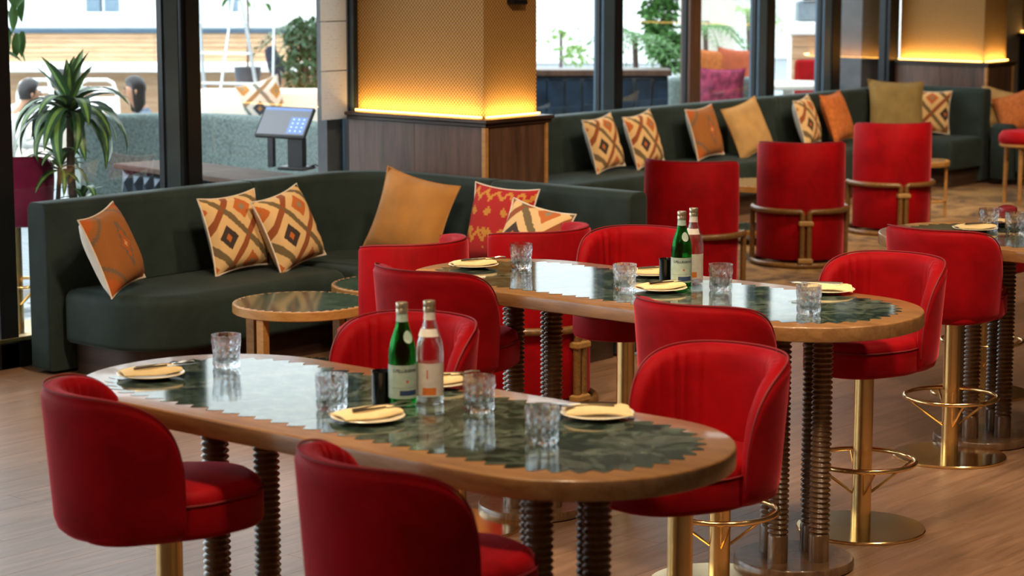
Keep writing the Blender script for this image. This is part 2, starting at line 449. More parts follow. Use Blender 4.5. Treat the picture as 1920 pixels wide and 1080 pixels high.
def rounded(pts, rads, n=8):
    # polygon with rounded corners (ccw)
    out = []; N = len(pts)
    for i in range(N):
        p = Vector(pts[i]); a = (Vector(pts[i - 1]) - p); c = (Vector(pts[(i + 1) % N]) - p)
        r = rads[i] if isinstance(rads, (list, tuple)) else rads
        if r <= 0: out.append(tuple(p)); continue
        ang = a.angle(c); t_ = r / math.tan(ang / 2); t_ = min(t_, a.length * .499, c.length * .499); r = t_ * math.tan(ang / 2)
        an, cn = a.normalized(), c.normalized()
        cen = p + (an + cn).normalized() * (r / math.sin(ang / 2))
        s0 = p + an * t_ - cen; s1 = p + cn * t_ - cen
        a0 = math.atan2(s0.y, s0.x); a1 = math.atan2(s1.y, s1.x); da = (a1 - a0 + PI) % (2 * PI) - PI
        for k in range(n + 1): out.append((cen.x + r * math.cos(a0 + da * k / n), cen.y + r * math.sin(a0 + da * k / n)))
    return out
def rrect(hx, hy, r, n=8): return rounded([(-hx, -hy), (hx, -hy), (hx, hy), (-hx, hy)], r, n)
def resample(ol, step):
    P = [Vector(p) for p in ol]; P.append(P[0]); L = [0]
    for i in range(1, len(P)): L.append(L[-1] + (P[i] - P[i - 1]).length)
    n = max(8, round(L[-1] / step)); out = []; j = 0
    for k in range(n):
        s_ = L[-1] * k / n
        while L[j + 1] < s_: j += 1
        f = (s_ - L[j]) / max(1e-9, L[j + 1] - L[j]); out.append(tuple(P[j].lerp(P[j + 1], f)))
    return out
def empty(name, loc=(0, 0, 0), rz=0):
    o = bpy.data.objects.new(name, None); COL.objects.link(o); o.location = loc; o.rotation_euler = (0, 0, rz); o.empty_display_size = .1
    return o
def tag(o, label, cat, group=None, kind=None):
    o['label'] = label; o['category'] = cat
    if group: o['group'] = group
    if kind: o['kind'] = kind
    return o
def dup(root, loc=None, rz=None, label=None, group=None):
    r = root.copy(); COL.objects.link(r)
    if loc is not None: r.location = loc
    if rz is not None: r.rotation_euler = (0, 0, rz)
    if label: r['label'] = label
    if group: r['group'] = group
    for ch in list(root.children):
        c = ch.copy(); COL.objects.link(c); c.parent = r
        for g in ch.children:
            d = g.copy(); COL.objects.link(d); d.parent = c
    return r
def T(x=0, y=0, z=0): return Matrix.Translation((x, y, z))
def R(a, ax): return Matrix.Rotation(a, 4, ax)

# ================================================================== SETTING
GX1, GX2 = -9.5, -11.35           # glazing planes
CEIL = 3.7
# floor: planks run along Y
floor = empty('floor'); tag(floor, 'brown oak plank floor of the restaurant', 'floor', kind='structure')
MB().box((-3.5, 10, -.06), (8.2, 13, .05)).build('subfloor', PLINTH, floor, None)
PW, PL = .19, 1.9
pm = {}
def plank_mesh(L):
    L = round(L, 2)
    if L not in pm: pm[L] = MB().cbox((0, 0, -.006), (PW / 2 - .0003, L / 2 - .0004, .006), .0006).mesh('plank', None)
    return pm[L]
cells = []
nx = int(15.6 / PW)
for i in range(nx):
    x = -11.4 + PW * (i + .5)
    off = (i * .618 % 1) * PL; y = -3 - off
    while y < 23:
        y0, y1 = max(-3, y), min(23, y + PL)
        if y1 - y0 > .05:
            if not (x < GX1 and (y0 + y1) / 2 < 10.3): cells.append((x, (y0 + y1) / 2, y1 - y0))
        y += PL
def infr(c):
    q = project((c[0], c[1], 0)); return q[2] > 1 and -120 < q[0] < 2040 and 350 < q[1] < 1250
vis = sorted([c for c in cells if infr(c)], key=lambda c: c[0] ** 2 + c[1] ** 2)
own = set(vis[:300])
for c in vis[:300]:
    o = link('plank', plank_mesh(c[2]), PLANK, floor); o.location = (c[0], c[1], 0)
mb = MB()
for c in cells:
    if c not in own: mb.cbox((c[0], c[1], -.006), (PW / 2 - .0003, c[2] / 2 - .0004, .006), .0006)
o = mb.build('plank_field', PLANK, floor, None); o['kind'] = 'stuff'
# ceiling and walls
tag(MB().box((-3.5, 10, CEIL + .05), (8.2, 13.2, .05)).build('ceiling', PLASTER, None, None), 'warm plaster ceiling of the restaurant', 'ceiling', kind='structure')
def wallbox(name, x0, x1, y0, y1, z0, z1, mat, label):
    return tag(MB().box(((x0 + x1) / 2, (y0 + y1) / 2, (z0 + z1) / 2), (abs(x1 - x0) / 2, abs(y1 - y0) / 2, (z1 - z0) / 2)).build(name, mat, None, None), label, 'wall', kind='structure')
wallbox('wall_front', -9.6, 4.5, -3.15, -3.0, 0, CEIL, PLASTER, 'plaster wall behind the viewer')
wallbox('wall_right', 4.4, 4.55, -3, 23, 0, CEIL, PLASTER, 'long plaster wall on the room side')
wl = MB().box((0, 0, CEIL / 2), (1.5, .05, CEIL / 2)).build('wall_left', STONED, None, None)
wl.location = (-10.33, 11.3, 0); wl.rotation_euler = (0, 0, math.atan2(2.2, -2.05)); tag(wl, 'dark stone return wall hidden behind the near pillar', 'wall', kind='structure')
wallbox('wall_corner', -11.6, -11.35, 19.85, 22.0, 0, CEIL, PLASTER, 'short plaster wall beyond the far pillar')
# far wall with padded dado
wf = wallbox('wall_back', -11.6, 4.5, 22.0, 22.15, 0, CEIL, STONED, 'grey woven far wall above a navy padded dado')
for k in range(10):
    o = MB().cbox((0, 0, 0), (.29, .035, .62), .03).build('padded_panel', NAVY, wf); o.location = (-11.05 + k * .6, 21.96, .66)
MB().cbox((-5, 21.95, 1.3), (6.4, .06, .018), .004).build('ledge', WAL, wf)
MB().box((-5, 21.975, 1.33), (6.4, .006, .008)).build('led_strip', LED, wf)

# ---------------------------------------------------------------- glazing
def window(name, X, posts, y0, y1, label, panes, sill=.14):
    w = empty(name, (X, 0, 0)); tag(w, label, 'window', kind='structure')
    for (a, b_, mat, dp) in posts:
        MB().cbox((0, (a + b_) / 2, CEIL / 2), (dp, (b_ - a) / 2, CEIL / 2), .006).build('post', mat, w)
        for sgn in (-1, 1):
            MB().cbox((.0, (a if sgn < 0 else b_) + sgn * .008, CEIL / 2), (.02, .008, CEIL / 2), .002).build('glazing_bead', BLACKM, w)
    MB().cbox((0, (y0 + y1) / 2, sill / 2), (.05, (y1 - y0) / 2, sill / 2), .006).build('sill_rail', BLACKM, w)
    MB().cbox((.02, (y0 + y1) / 2, sill + .012), (.035, (y1 - y0) / 2, .012), .004).build('sill_bead', BRASS, w)
    MB().cbox((0, (y0 + y1) / 2, 3.45), (.05, (y1 - y0) / 2, .25), .006).build('head_rail', BLACKM, w)
    for (a, b_) in panes:
        MB().box((0, (a + b_) / 2, (sill + 3.2) / 2), (.001, (b_ - a) / 2, (3.2 - sill) / 2)).build('pane', GLASS, w, None)
    return w
def yx(px, X): return onX(px, 150, X).y
p1 = [(yx(-26, GX1), yx(8, GX1), BLACKM, .05), (yx(304, GX1), yx(328, GX1), BLUEM, .03), (yx(341, GX1), yx(366, GX1), BLACKM, .045), (yx(652, GX1), yx(674, GX1), BLUEM, .05), (yx(674, GX1), 9.69, BLACKM, .06), (5.0, 5.1, BLACKM, .05), (2.6, 2.7, BLACKM, .05), (.2, .3, BLACKM, .05), (-2.4, -2.3, BLACKM, .05)]
window('window_1', GX1, p1, -3.0, 9.69, 'tall dark-framed glazed wall behind the near green banquette', [(-3, .2), (.3, 2.6), (2.7, 5.0), (5.1, p1[0][0]), (p1[0][1], p1[1][0]), (p1[2][1], p1[3][0])])
p2 = [(yx(a, GX2), yx(b_, GX2), mt, dp) for a, b_, mt, dp in ((1122, 1143, BLUEM, .05), (1143, 1157, BLACKM, .06), (1284, 1305, WAL, .05), (1413, 1428, BLUEM, .05), (1428, 1442, BLACKM, .06), (1535, 1549, BLUEM, .05), (1549, 1565, BLACKM, .06), (1656, 1672, BLACKM, .06))] + [(12.5, 12.6, BLACKM, .05)]
ends = sorted([(a, b_) for a, b_, _, _ in p2])
pn = [(ends[i][1], ends[i + 1][0]) for i in range(len(ends) - 1) if ends[i + 1][0] - ends[i][1] > .06]
window('window_2', GX2, p2, 12.5, 19.3, 'dark-framed glazed wall behind the far green banquette', pn)

# ---------------------------------------------------------------- pillars
def pillar(x0, x1, y0, y1, zl, label):
    w = empty('pillar', (0, 0, 0)); tag(w, label, 'pillar', kind='structure')
    MB().box(((x0 + x1) / 2, (y0 + y1) / 2, (zl + CEIL) / 2), ((x1 - x0) / 2, (y1 - y0) / 2, (CEIL - zl) / 2)).build('woven_shaft', WOVEN, w, None)
    e = .075
    MB().box(((x0 + x1 + e) / 2, (y0 - e + y1) / 2, zl / 2 - .02), ((x1 - x0 + e) / 2 - .004, (y1 - y0 + e) / 2 - .004, zl / 2 - .02)).build('core', PLINTH, w, None)
    # wainscot panels as separate boards
    n = 2
    for k in range(n):
        a = x0 + (x1 + e - x0) * k / n; b_ = x0 + (x1 + e - x0) * (k + 1) / n
        MB().cbox(((a + b_) / 2, y0 - e - .004, zl / 2 - .02), ((b_ - a) / 2 - .0015, .008, zl / 2 - .02), .002).build('wainscot_panel', WAL, w)
    MB().cbox((x1 + e + .004, (y0 + y1 - e) / 2, zl / 2 - .02), (.008, (y1 - y0 + e) / 2 - .03, zl / 2 - .02), .002).build('wainscot_panel', WAL, w)
    MB().cbox((x1 + e + .006, y0 - e - .006, zl / 2 - .02), (.014, .014, zl / 2 - .02), .004).build('corner_bead', COFFEEW, w)
    MB().cbox((x1 + e + .006, y1 - .012, zl / 2 - .02), (.012, .012, zl / 2 - .02), .004).build('corner_bead', COFFEEW, w)
    # stepped ledge (two mouldings), standing proud with an LED trough behind
    L = MB()
    for (pr, za, zb) in ((.028, zl - .045, zl - .022), (.05, zl - .022, zl)):
        L.cbox(((x0 + x1 + e + pr) / 2, (y0 - e - pr + y1 + .02) / 2, (za + zb) / 2), ((x1 - x0 + e + pr) / 2, (y1 + .02 - y0 + e + pr) / 2, (zb - za) / 2), .004)
    L.build('ledge', PLINTH, w)
    MB().box(((x0 + x1) / 2, y0 - .022, zl + .006), ((x1 - x0) / 2, .008, .005)).build('led_strip', LED, w, None)
    MB().box((x1 + .022, (y0 + y1) / 2, zl + .006), (.008, (y1 - y0) / 2, .005)).build('led_strip', LED, w, None)
    for (loc, sx, sy, rot) in ((((x0 + x1) / 2, y0 - .05, zl + .014), x1 - x0 - .02, .03, (PI - .5, 0, 0)), ((x1 + .05, (y0 + y1) / 2, zl + .014), .03, y1 - y0 - .02, (PI, -.5, 0))):
        l = bpy.data.lights.new('led_light', 'AREA'); l.shape = 'RECTANGLE'; l.size = sx; l.size_y = sy; l.energy = 5 * max(sx, sy); l.color = (1, .62, .2)
        o = bpy.data.objects.new('led_light', l); o.location = loc; o.rotation_euler = rot; COL.objects.link(o); o.parent = w
    return w
PX1 = -8.43; PY0, PY1 = 9.72, 10.2
pl1 = pillar(-9.44, PX1, PY0, PY1, 1.225, 'near square pillar in gold woven cloth over walnut panels with glowing ledge')
pl2 = pillar(-11.28, -10.36, 19.3, 19.75, 1.13, 'far square pillar in gold woven cloth over walnut panels with glowing ledge')
fx = empty('wall_fixture', (PX1, (onX(950, 5, PX1).y + onX(975, 5, PX1).y) / 2, 1.95)); tag(fx, 'small black box fixture high on the near pillar', 'fixture')
MB().cbox((.03, 0, 0), (.028, .06, .075), .006).build('housing', BLACKM, fx); MB().cbox((.06, 0, -.02), (.004, .045, .03), .002).build('face_plate', RUBBER, fx)

# ================================================================== BANQUETTES
def sweep(path, prof, s0, s1, end_round=.02, mi=0):
    """sweep a closed (n,z) profile along a 2D path between arc lengths; n is measured to the right of travel"""
    P = [Vector(p) for p in path]; L = [0]
    for i in range(1, len(P)): L.append(L[-1] + (P[i] - P[i - 1]).length)
    def at(s):
        s = min(max(s, 0), L[-1]); j = 0
        while j < len(L) - 2 and L[j + 1] < s: j += 1
        f = (s - L[j]) / (L[j + 1] - L[j]); return P[j].lerp(P[j + 1], f)
    def tan(s):
        d = at(s + .01) - at(s - .01); return d.normalized()
    cn = sum(p[0] for p in prof) / len(prof); cz = sum(p[1] for p in prof) / len(prof)
    hn = max(abs(p[0] - cn) for p in prof); hz = max(abs(p[1] - cz) for p in prof)
    st = []
    for k in range(4):
        a = PI / 2 * k / 3; st.append((s0 + end_round * (1 - math.cos(a)) if k else s0, end_round * (1 - math.sin(a))))
    m_ = [l for l in L if s0 + end_round * 1.2 < l < s1 - end_round * 1.2]
    st += [(l, 0) for l in m_]
    for k in range(4):
        a = PI / 2 * k / 3; st.append((s1 - end_round * (1 - math.sin(a)) if k < 3 else s1, end_round * (1 - math.cos(a))))
    rings = []
    for s_, ins in st:
        c = at(s_); d = tan(s_); r = Vector((d.y, -d.x)); ring = []
        for (n, z) in prof:
            nn = cn + (n - cn) * (1 - ins / hn); zz = cz + (z - cz) * (1 - ins / hz)
            ring.append((c.x + r.x * nn, c.y + r.y * nn, zz))
        rings.append(ring)
    return MB().loft(rings, mi), L[-1]
def back_profile(th, z0, z1, r=.045, lean=.0):
    pts = [(0, z0), (th + lean, z0)]
    for k in range(6):
        a = PI / 2 * k / 5; pts.append((th - r + r * math.cos(a), z1 - r + r * math.sin(a)))
    for k in range(6):
        a = PI / 2 * k / 5; pts.append((r - r * math.sin(a), z1 - r + r * math.cos(a)))
    return pts
def arc_path(a, corner, b_, r, n=10):
    a, c, b_ = Vector(a), Vector(corner), Vector(b_)
    da, db = (a - c).normalized(), (b_ - c).normalized(); cen = c + (da + db) * r
    out = []
    L1 = (c + da * r - a).length; m_ = max(2, int(L1 / .25))
    for k in range(m_): out.append(a.lerp(c + da * r, k / m_))
    for k in range(n + 1):
        t_ = PI / 2 * k / n; out.append(cen - db * r * math.cos(t_) - da * r * math.sin(t_))
    L2 = (b_ - (c + db * r)).length; m_ = max(2, int(L2 / .25))
    for k in range(1, m_ + 1): out.append((c + db * r).lerp(b_, k / m_))
    return [tuple(p) for p in out]
BZ = .90
b1 = empty('banquette', (-9.2, 7.1, 0)); tag(b1, 'near deep green velvet corner banquette with curved seat and dark wood plinth', 'banquette')
off1 = Matrix.Translation((9.2, -7.1, 0))
def chb(mb, name, mat, parent, off, smooth=math.radians(50)):
    o = mb.build(name, mat, parent, smooth); o.data.transform(off); return o
path1 = arc_path((-9.30, 7.09), (-9.30, 9.60), (-7.14, 9.60), .5)
pr = back_profile(.17, .02, BZ)
_, LT = sweep(path1, pr, 0, 1)
cuts = [0, 1.47, 3.45, LT]
for i in range(3):
    mb, _ = sweep(path1, pr, cuts[i] + .003, cuts[i + 1] - .003, .022)
    chb(mb, 'backrest', TEAL, b1, off1)
# seats
SZ0, SZ1 = .17, .455
seatL = rounded([(-9.11, 7.16), (-8.42, 7.16), (-8.42, 8.62), (-9.11, 8.62)], [.05, .48, .12, .03], 10)
chb(MB().slab(seatL, SZ0, SZ1, .03, .06, steps=4), 'seat_cushion', TEAL, b1, off1)
seatC = rounded([(-9.11, 8.635), (-8.44, 8.635), (-8.30, 8.80), (-8.30, 9.40), (-8.9, 9.40), (-9.11, 9.2)], [.02, .06, .05, .03, .2, .2], 6)
chb(MB().slab(seatC, SZ0, SZ1, .03, .05, steps=4), 'seat_cushion', TEAL, b1, off1)
seatR = rounded([(-8.29, 8.80), (-7.17, 8.80), (-7.17, 9.41), (-8.29, 9.41)], [.05, .08, .05, .03], 6)
chb(MB().slab(seatR, SZ0, SZ1, .03, .05, steps=4), 'seat_cushion', TEAL, b1, off1)
plo = rounded([(-9.11, 7.24), (-8.54, 7.24), (-8.54, 8.92), (-7.22, 8.92), (-7.22, 9.41), (-9.11, 9.41)], [.02, .42, .02, .05, .02, .02], 8)
chb(MB().slab(plo, 0, SZ0 + .01), 'plinth', PLINTH, b1, off1)

b2 = empty('banquette', (-11.0, 12, 0)); tag(b2, 'far deep green velvet banquette running along the second glazed wall', 'banquette')
off2 = Matrix.Translation((11.0, -12, 0))
path2 = arc_path((-11.16, 12.75), (-11.16, 19.08), (-10.12, 19.08), .42)
_, LT = sweep(path2, back_profile(.18, .02, BZ), 0, 1)
cuts = [0, 1.45, 3.95, 5.47, LT]
for i in range(4):
    mb, _ = sweep(path2, back_profile(.18, .02, BZ, .05), cuts[i] + .004, cuts[i + 1] - .004, .03 if i < 3 else .05)
    chb(mb, 'backrest', TEAL, b2, off2)
for (a, c) in ((12.8, 14.2), (14.21, 16.7), (16.71, 18.25)):
    chb(MB().slab(rounded([(-10.97, a), (-10.33, a), (-10.33, c), (-10.97, c)], .05, 5), SZ0, SZ1, .03, .05), 'seat_cushion', TEAL, b2, off2)
chb(MB().slab(rounded([(-10.97, 18.26), (-10.1, 18.26), (-10.1, 18.89), (-10.97, 18.89)], .05, 5), SZ0, SZ1, .03, .05), 'seat_cushion', TEAL, b2, off2)
chb(MB().slab(rounded([(-10.97, 12.85), (-10.42, 12.85), (-10.42, 18.36), (-10.16, 18.36), (-10.16, 18.88), (-10.97, 18.88)], [.02] * 6, 3), 0, SZ0 + .01), 'plinth', PLINTH, b2, off2)

# ================================================================== CUSHIONS
def cushion(center, size, face, lean, roll, front, backm, label, th=.15, name='cushion'):
    """face: heading the front looks at (radians, 0=+X); lean: tilt back; roll: turn in its own plane"""
    h = size / 2; n = 14; r = empty(name, center); tag(r, label, 'cushion', None)
    def surf(sgn):
        vs = []; fs = []; uvs = []
        for i in range(n + 1):
            for j in range(n + 1):
                u = -1 + 2 * i / n; v = -1 + 2 * j / n
                pin = 1 - .10 * (1 - abs(u) ** 2.2) * (abs(v) ** 3)
                pin2 = 1 - .10 * (1 - abs(v) ** 2.2) * (abs(u) ** 3)
                x = u * h * pin2; z = v * h * pin
                t_ = max(0, (1 - abs(u) ** 3.0)) * max(0, (1 - abs(v) ** 3.0))
                y = sgn * th / 2 * (t_ ** .55) + .004 * math.sin(9 * u + 3 * v) * t_
                vs.append((x, y, z)); uvs.append(((u + 1) / 2, (v + 1) / 2))
        for i in range(n):
            for j in range(n):
                a = i * (n + 1) + j; fs.append((a, a + n + 1, a + n + 2, a + 1) if sgn < 0 else (a, a + 1, a + n + 2, a + n + 1))
        return vs, fs, uvs
    M = R(face + PI / 2, 'Z') @ R(-lean, 'X') @ R(roll, 'Y')
    for sgn, mat, nm in ((-1, front, 'front_cover'), (1, backm, 'back_cover')):
        vs, fs, uvs = surf(sgn)
        me = bpy.data.meshes.new(nm); me.from_pydata([tuple(M @ Vector(p)) for p in vs], [], fs)
        ul = me.uv_layers.new(name='UVMap')
        for lp in me.loops: ul.data[lp.index].uv = uvs[lp.vertex_index]
        for p in me.polygons: p.use_smooth = True
        link(nm, me, mat, r)
    # piped seam
    ring = []
    for k in range(4 * n):
        e, q = divmod(k, n); w = -1 + 2 * q / n
        u, v = [(w, -1), (1, w), (-w, 1), (-1, -w)][e]
        ring.append(M @ Vector((u * h * (1 - .10 * (1 - abs(v) ** 2.2) * abs(u) ** 3), 0, v * h * (1 - .10 * (1 - abs(u) ** 2.2) * abs(v) ** 3))))
    MB().tube(ring, .005, 6, True).build('seam', backm, r)
    return r
fX, fYn = 0.0, -PI / 2            # facing +X (room) / facing -Y (towards viewer)
cushion((-8.84, 7.28, .67), .43, fX + .42, .36, -.12, KIL_O, BACKC, 'rust kilim cushion with a star, alone at the left end of the near banquette', .17)
cushion((-8.88, 8.17, .67), .43, fX + .02, .26, -.05, KIL_A, BACKC, 'diamond kilim cushion, left one of the leaning pair on the near banquette')
cushion((-8.76, 8.46, .67), .43, fX + .12, .36, -.16, KIL_B, BACKC, 'diamond kilim cushion, right one of the leaning pair on the near banquette', .18)
cushion((-8.50, 9.17, .69), .49, fYn + .25, .28, .20, OCHRE, OCHRE, 'plain ochre cushion tilted in the corner of the near banquette')
cushion((-7.92, 9.27, .68), .45, fYn + .05, .26, .03, KIL_R, BACKC, 'red zigzag cushion behind the diamond one on the near banquette')
cushion((-7.56, 9.10, .63), .43, fYn + .1, .42, .16, KIL_W, BACKC, 'wide diamond cushion overlapping the red zigzag cushion', .13)
cushion((-10.76, 13.86, .68), .44, fX + .10, .28, -.08, KIL_A, BACKC, 'diamond cushion, left one of the pair nearest the near pillar on the far banquette')
cushion((-10.74, 14.36, .68), .44, fX + .10, .28, -.10, KIL_B, BACKC, 'diamond cushion, right one of the pair nearest the near pillar on the far banquette')
cushion((-10.78, 15.27, .68), .44, fX + .08, .28, -.05, KIL_O, BACKC, 'rust cushion tucked behind the plain tan cushion on the far banquette')
cushion((-10.66, 15.74, .69), .47, fX - .15, .34, -.22, TAN, TAN, 'plain tan cushion leaning in front of a rust cushion on the far banquette')
cushion((-10.78, 16.85, .68), .44, fX + .25, .28, -.08, KIL_A, BACKC, 'diamond cushion beside the plain orange cushion on the far banquette')
cushion((-10.72, 17.26, .70), .46, fX + .15, .34, -.05, ORANGEC, ORANGEC, 'plain orange cushion beside a diamond one on the far banquette')
cushion((-10.74, 18.34, .71), .56, fX - .68, .26, .05, OLIVE, OLIVE, 'large olive tan cushion in the corner of the far banquette')
cushion((-10.62, 18.73, .67), .42, fYn + .5, .22, .03, KIL_A, BACKC, 'diamond cushion peeking out behind the olive tan cushion')

# ================================================================== DINING TABLES
TL, TW, TH = 2.14, .82, .94
def make_table():
    t_ = empty('counter_table')
    ol = resample(rrect(TL / 2, TW / 2, .392, 16), .03)
    MB().slab(ol, TH - .052, TH, .004, .006).build('tabletop', OAK, t_)
    # saw-toothed marble inlay, 1.2 mm proud
    base_ol = resample(inset(resample(rrect(TL / 2, TW / 2, .392, 16), .03), .075), .0105)
    n = len(base_ol) - len(base_ol) % 6; saw = []
    ins = inset(base_ol, .034)
    for k in range(len(base_ol)):
        f = [0, .12, .35, .68, .95, .55][k % 6]
        a, b_ = Vector(base_ol[k]), Vector(ins[k]); saw.append(tuple(a.lerp(b_, f)))
    MB().slab(saw, TH - .002, TH + .0012).build('marble_inlay', MARBLE, t_, None)
    prof = [(.036, .03), (.036, .125), (.034, .13)]
    z = .135; k = 0
    while z < TH - .055:
        for f in range(5):
            a = PI * f / 4; prof.append((.0295 + .0085 * math.sin(a), z + .0185 * f / 4.6))
        z += .0185
    legm = MB().lathe(prof + [(.03, TH - .052)], 18).mesh('leg', math.radians(60)); legm.materials.append(OAKD)
    for bx in (-.585, .635):
        d = MB().lathe([(.205, 0), (.215, .006), (.215, .03), (.21, .036)], 48).build('base_disc', OAKD, t_); d.location = (bx, 0, 0)
        for (ix, iy) in ((-1, 0), (1, 0), (0, -1), (0, 1)):
            o = link('leg', legm, None, t_); o.location = (bx + ix * .105, iy * .105, .004)
    return t_
tab = make_table(); tab.location = (-4.115, 4.33, 0)
tag(tab, 'nearest tall oak table with saw-toothed dark marble inlay, set with bottles', 'table', None)
tab2 = dup(tab, (-4.845, 6.55, 0), 0, 'middle tall oak table with saw-toothed dark marble inlay and ribbed legs')
tab3 = dup(tab, (-4.1, 8.82, 0), 0, 'tall oak table cut off by the right edge of the picture')

# ================================================================== BAR STOOLS
def stool_shell(rb=.232, rt=.262, zb=.60, zt=1.0, phm=math.radians(103), p=2.9, th=.062):
    n = 120; rings = []
    for i in range(n + 1):
        t_ = -1 + 2 * i / n; ph = phm * math.sin(PI / 2 * t_) if abs(t_) < 1 else phm * t_
        q = abs(ph) / phm
        zz = zb + .05 + (zt - zb - .05) * max(0, 1 - q ** (p * 1.6)) ** (1 / p)
        k = th * (.35 + .65 * max(0, 1 - q ** 7) ** .5)
        ring = []
        def rr(z): return rb + (rt - rb) * (z - zb) / (zt - zb)
        def pt(r, z): ring.append((r * math.sin(ph), -r * math.cos(ph), z))
        pt(.12, zb + .012); pt(rb - .06, zb); pt(rb - .022, zb + .006); pt(rb - .005, zb + .022)
        for f in (.12, .3, .5, .7, .87, .96): pt(rr(zb + (zz - zb) * f), zb + max(.03, (zz - zb) * f) if f < .2 else zb + (zz - zb) * f)
        ro = rr(zz)
        for a in (.25, .5, .75): pt(ro - k / 2 + k / 2 * math.cos(a * PI), zz - .01 + .018 * math.sin(a * PI))
        # gathers on the inside
        for f in (.94, .84, .68, .5, .3, .14):
            wr = .0085 * (.55 * math.sin(ph * 31) + .45 * math.sin(ph * 47 + 2.4 * f)) * math.exp(-((abs(ph) - 1.0) / .36) ** 2) * (f ** .5)
            pt(rr(zb + (zz - zb) * f) - k + wr, zb + max(.03, (zz - zb) * f))
        rings.append(ring)
    return rings
def make_stool():
    s = empty('bar_stool')
    UP = Matrix.Translation((0, -.075, .024))
    sh = MB().loft(stool_shell()).build('backrest', RED, s, math.radians(70)); sh.data.transform(UP)
    # piping along the top outer edge of the shell
    rings = stool_shell(); line = [r[10] for r in rings]
    MB().tube([Vector(p) * 1.0 + Vector((0, 0, .006)) for p in line], .0032, 6).build('piping', PIPING, sh).data.transform(UP)
    ol = resample(rounded([(-.2, -.19), (.2, -.19), (.215, .12), (.13, .335), (-.13, .335), (-.215, .12)], [.12, .12, .2, .16, .16, .2], 8), .03)
    seat = MB().slab(ol, .602, .70, .018, .012, steps=3).build('seat', RED, s, math.radians(50)); seat.data.transform(UP)
    MB().slab(inset(ol, .004), .698, .735, .006, .034, steps=4).build('seat_pad', RED, seat, math.radians(60)).data.transform(UP)
    MB().tube([(p[0], p[1], .699) for p in ol], .0032, 6, True).build('piping', PIPING, seat).data.transform(UP)
    MB().lathe([(.037, .012), (.037, .634)], 28).build('pole', BRASS, s)
    MB().lathe([(.242, 0), (.245, .002), (.245, .009), (.242, .012), (.04, .0135)], 56).build('base_plate', BRASS_P, s)
    ring = [(.2 * math.cos(a), .2 * math.sin(a), .27) for a in [2 * PI * k / 48 for k in range(48)]]
    fr = MB().tube(ring, .0095, 10, True).build('foot_ring', BRASS_P, s)
    for k in range(4):
        a = PI / 4 + k * PI / 2
        MB().tube([(.197 * math.cos(a), .197 * math.sin(a), .266), (.036 * math.cos(a), .036 * math.sin(a), .145)], .0055, 8).build('strut', BRASS_P, fr)
    return s
stool = make_stool()
ST = [((-4.54, 3.91), -.42, 'red velvet stool at the near left of the nearest table, back to the viewer'),
      ((-3.46, 3.80), -.25, 'red velvet stool cut off by the bottom edge, right of the leftmost stool'),
      ((-4.68, 4.91), PI + .1, 'red velvet stool facing the viewer right behind the bottles on the nearest table'),
      ((-3.64, 5.06), PI - .12, 'large red velvet stool facing the viewer at the right of the nearest table'),
      ((-5.49, 6.17), 0.0, 'red velvet stool with its back to us at the left of the middle table'),
      ((-4.27, 6.17), 0.0, 'red velvet stool with its back to us right behind the large facing stool'),
      ((-5.46, 7.19), PI + .25, 'red velvet stool half hidden behind bottles on the far side of the middle table'),
      ((-4.29, 7.14), PI, 'red velvet stool facing us at the right end of the middle table'),
      ((-4.64, 8.45), 0.0, 'red velvet stool with its back to us before the table at the right edge'),
      ]
for i, (p, rz, lab) in enumerate(ST):
    if i == 0:
        stool.location = (*p, 0); stool.rotation_euler = (0, 0, rz); tag(stool, lab, 'stool', 'red velvet bar stools at the tall tables')
    else: dup(stool, (*p, 0), rz, lab)

hs_ = stool.copy(); COL.objects.link(hs_); hs_.location = (-5.22, 9.80, 0); hs_.rotation_euler = (0, 0, PI); hs_['label'] = 'backless brass stool hidden behind the table at the right edge'
for ch in stool.children:
    if ch.name.startswith('backrest'): continue
    c_ = ch.copy(); COL.objects.link(c_); c_.parent = hs_
    for g in ch.children:
        d_ = g.copy(); COL.objects.link(d_); d_.parent = c_

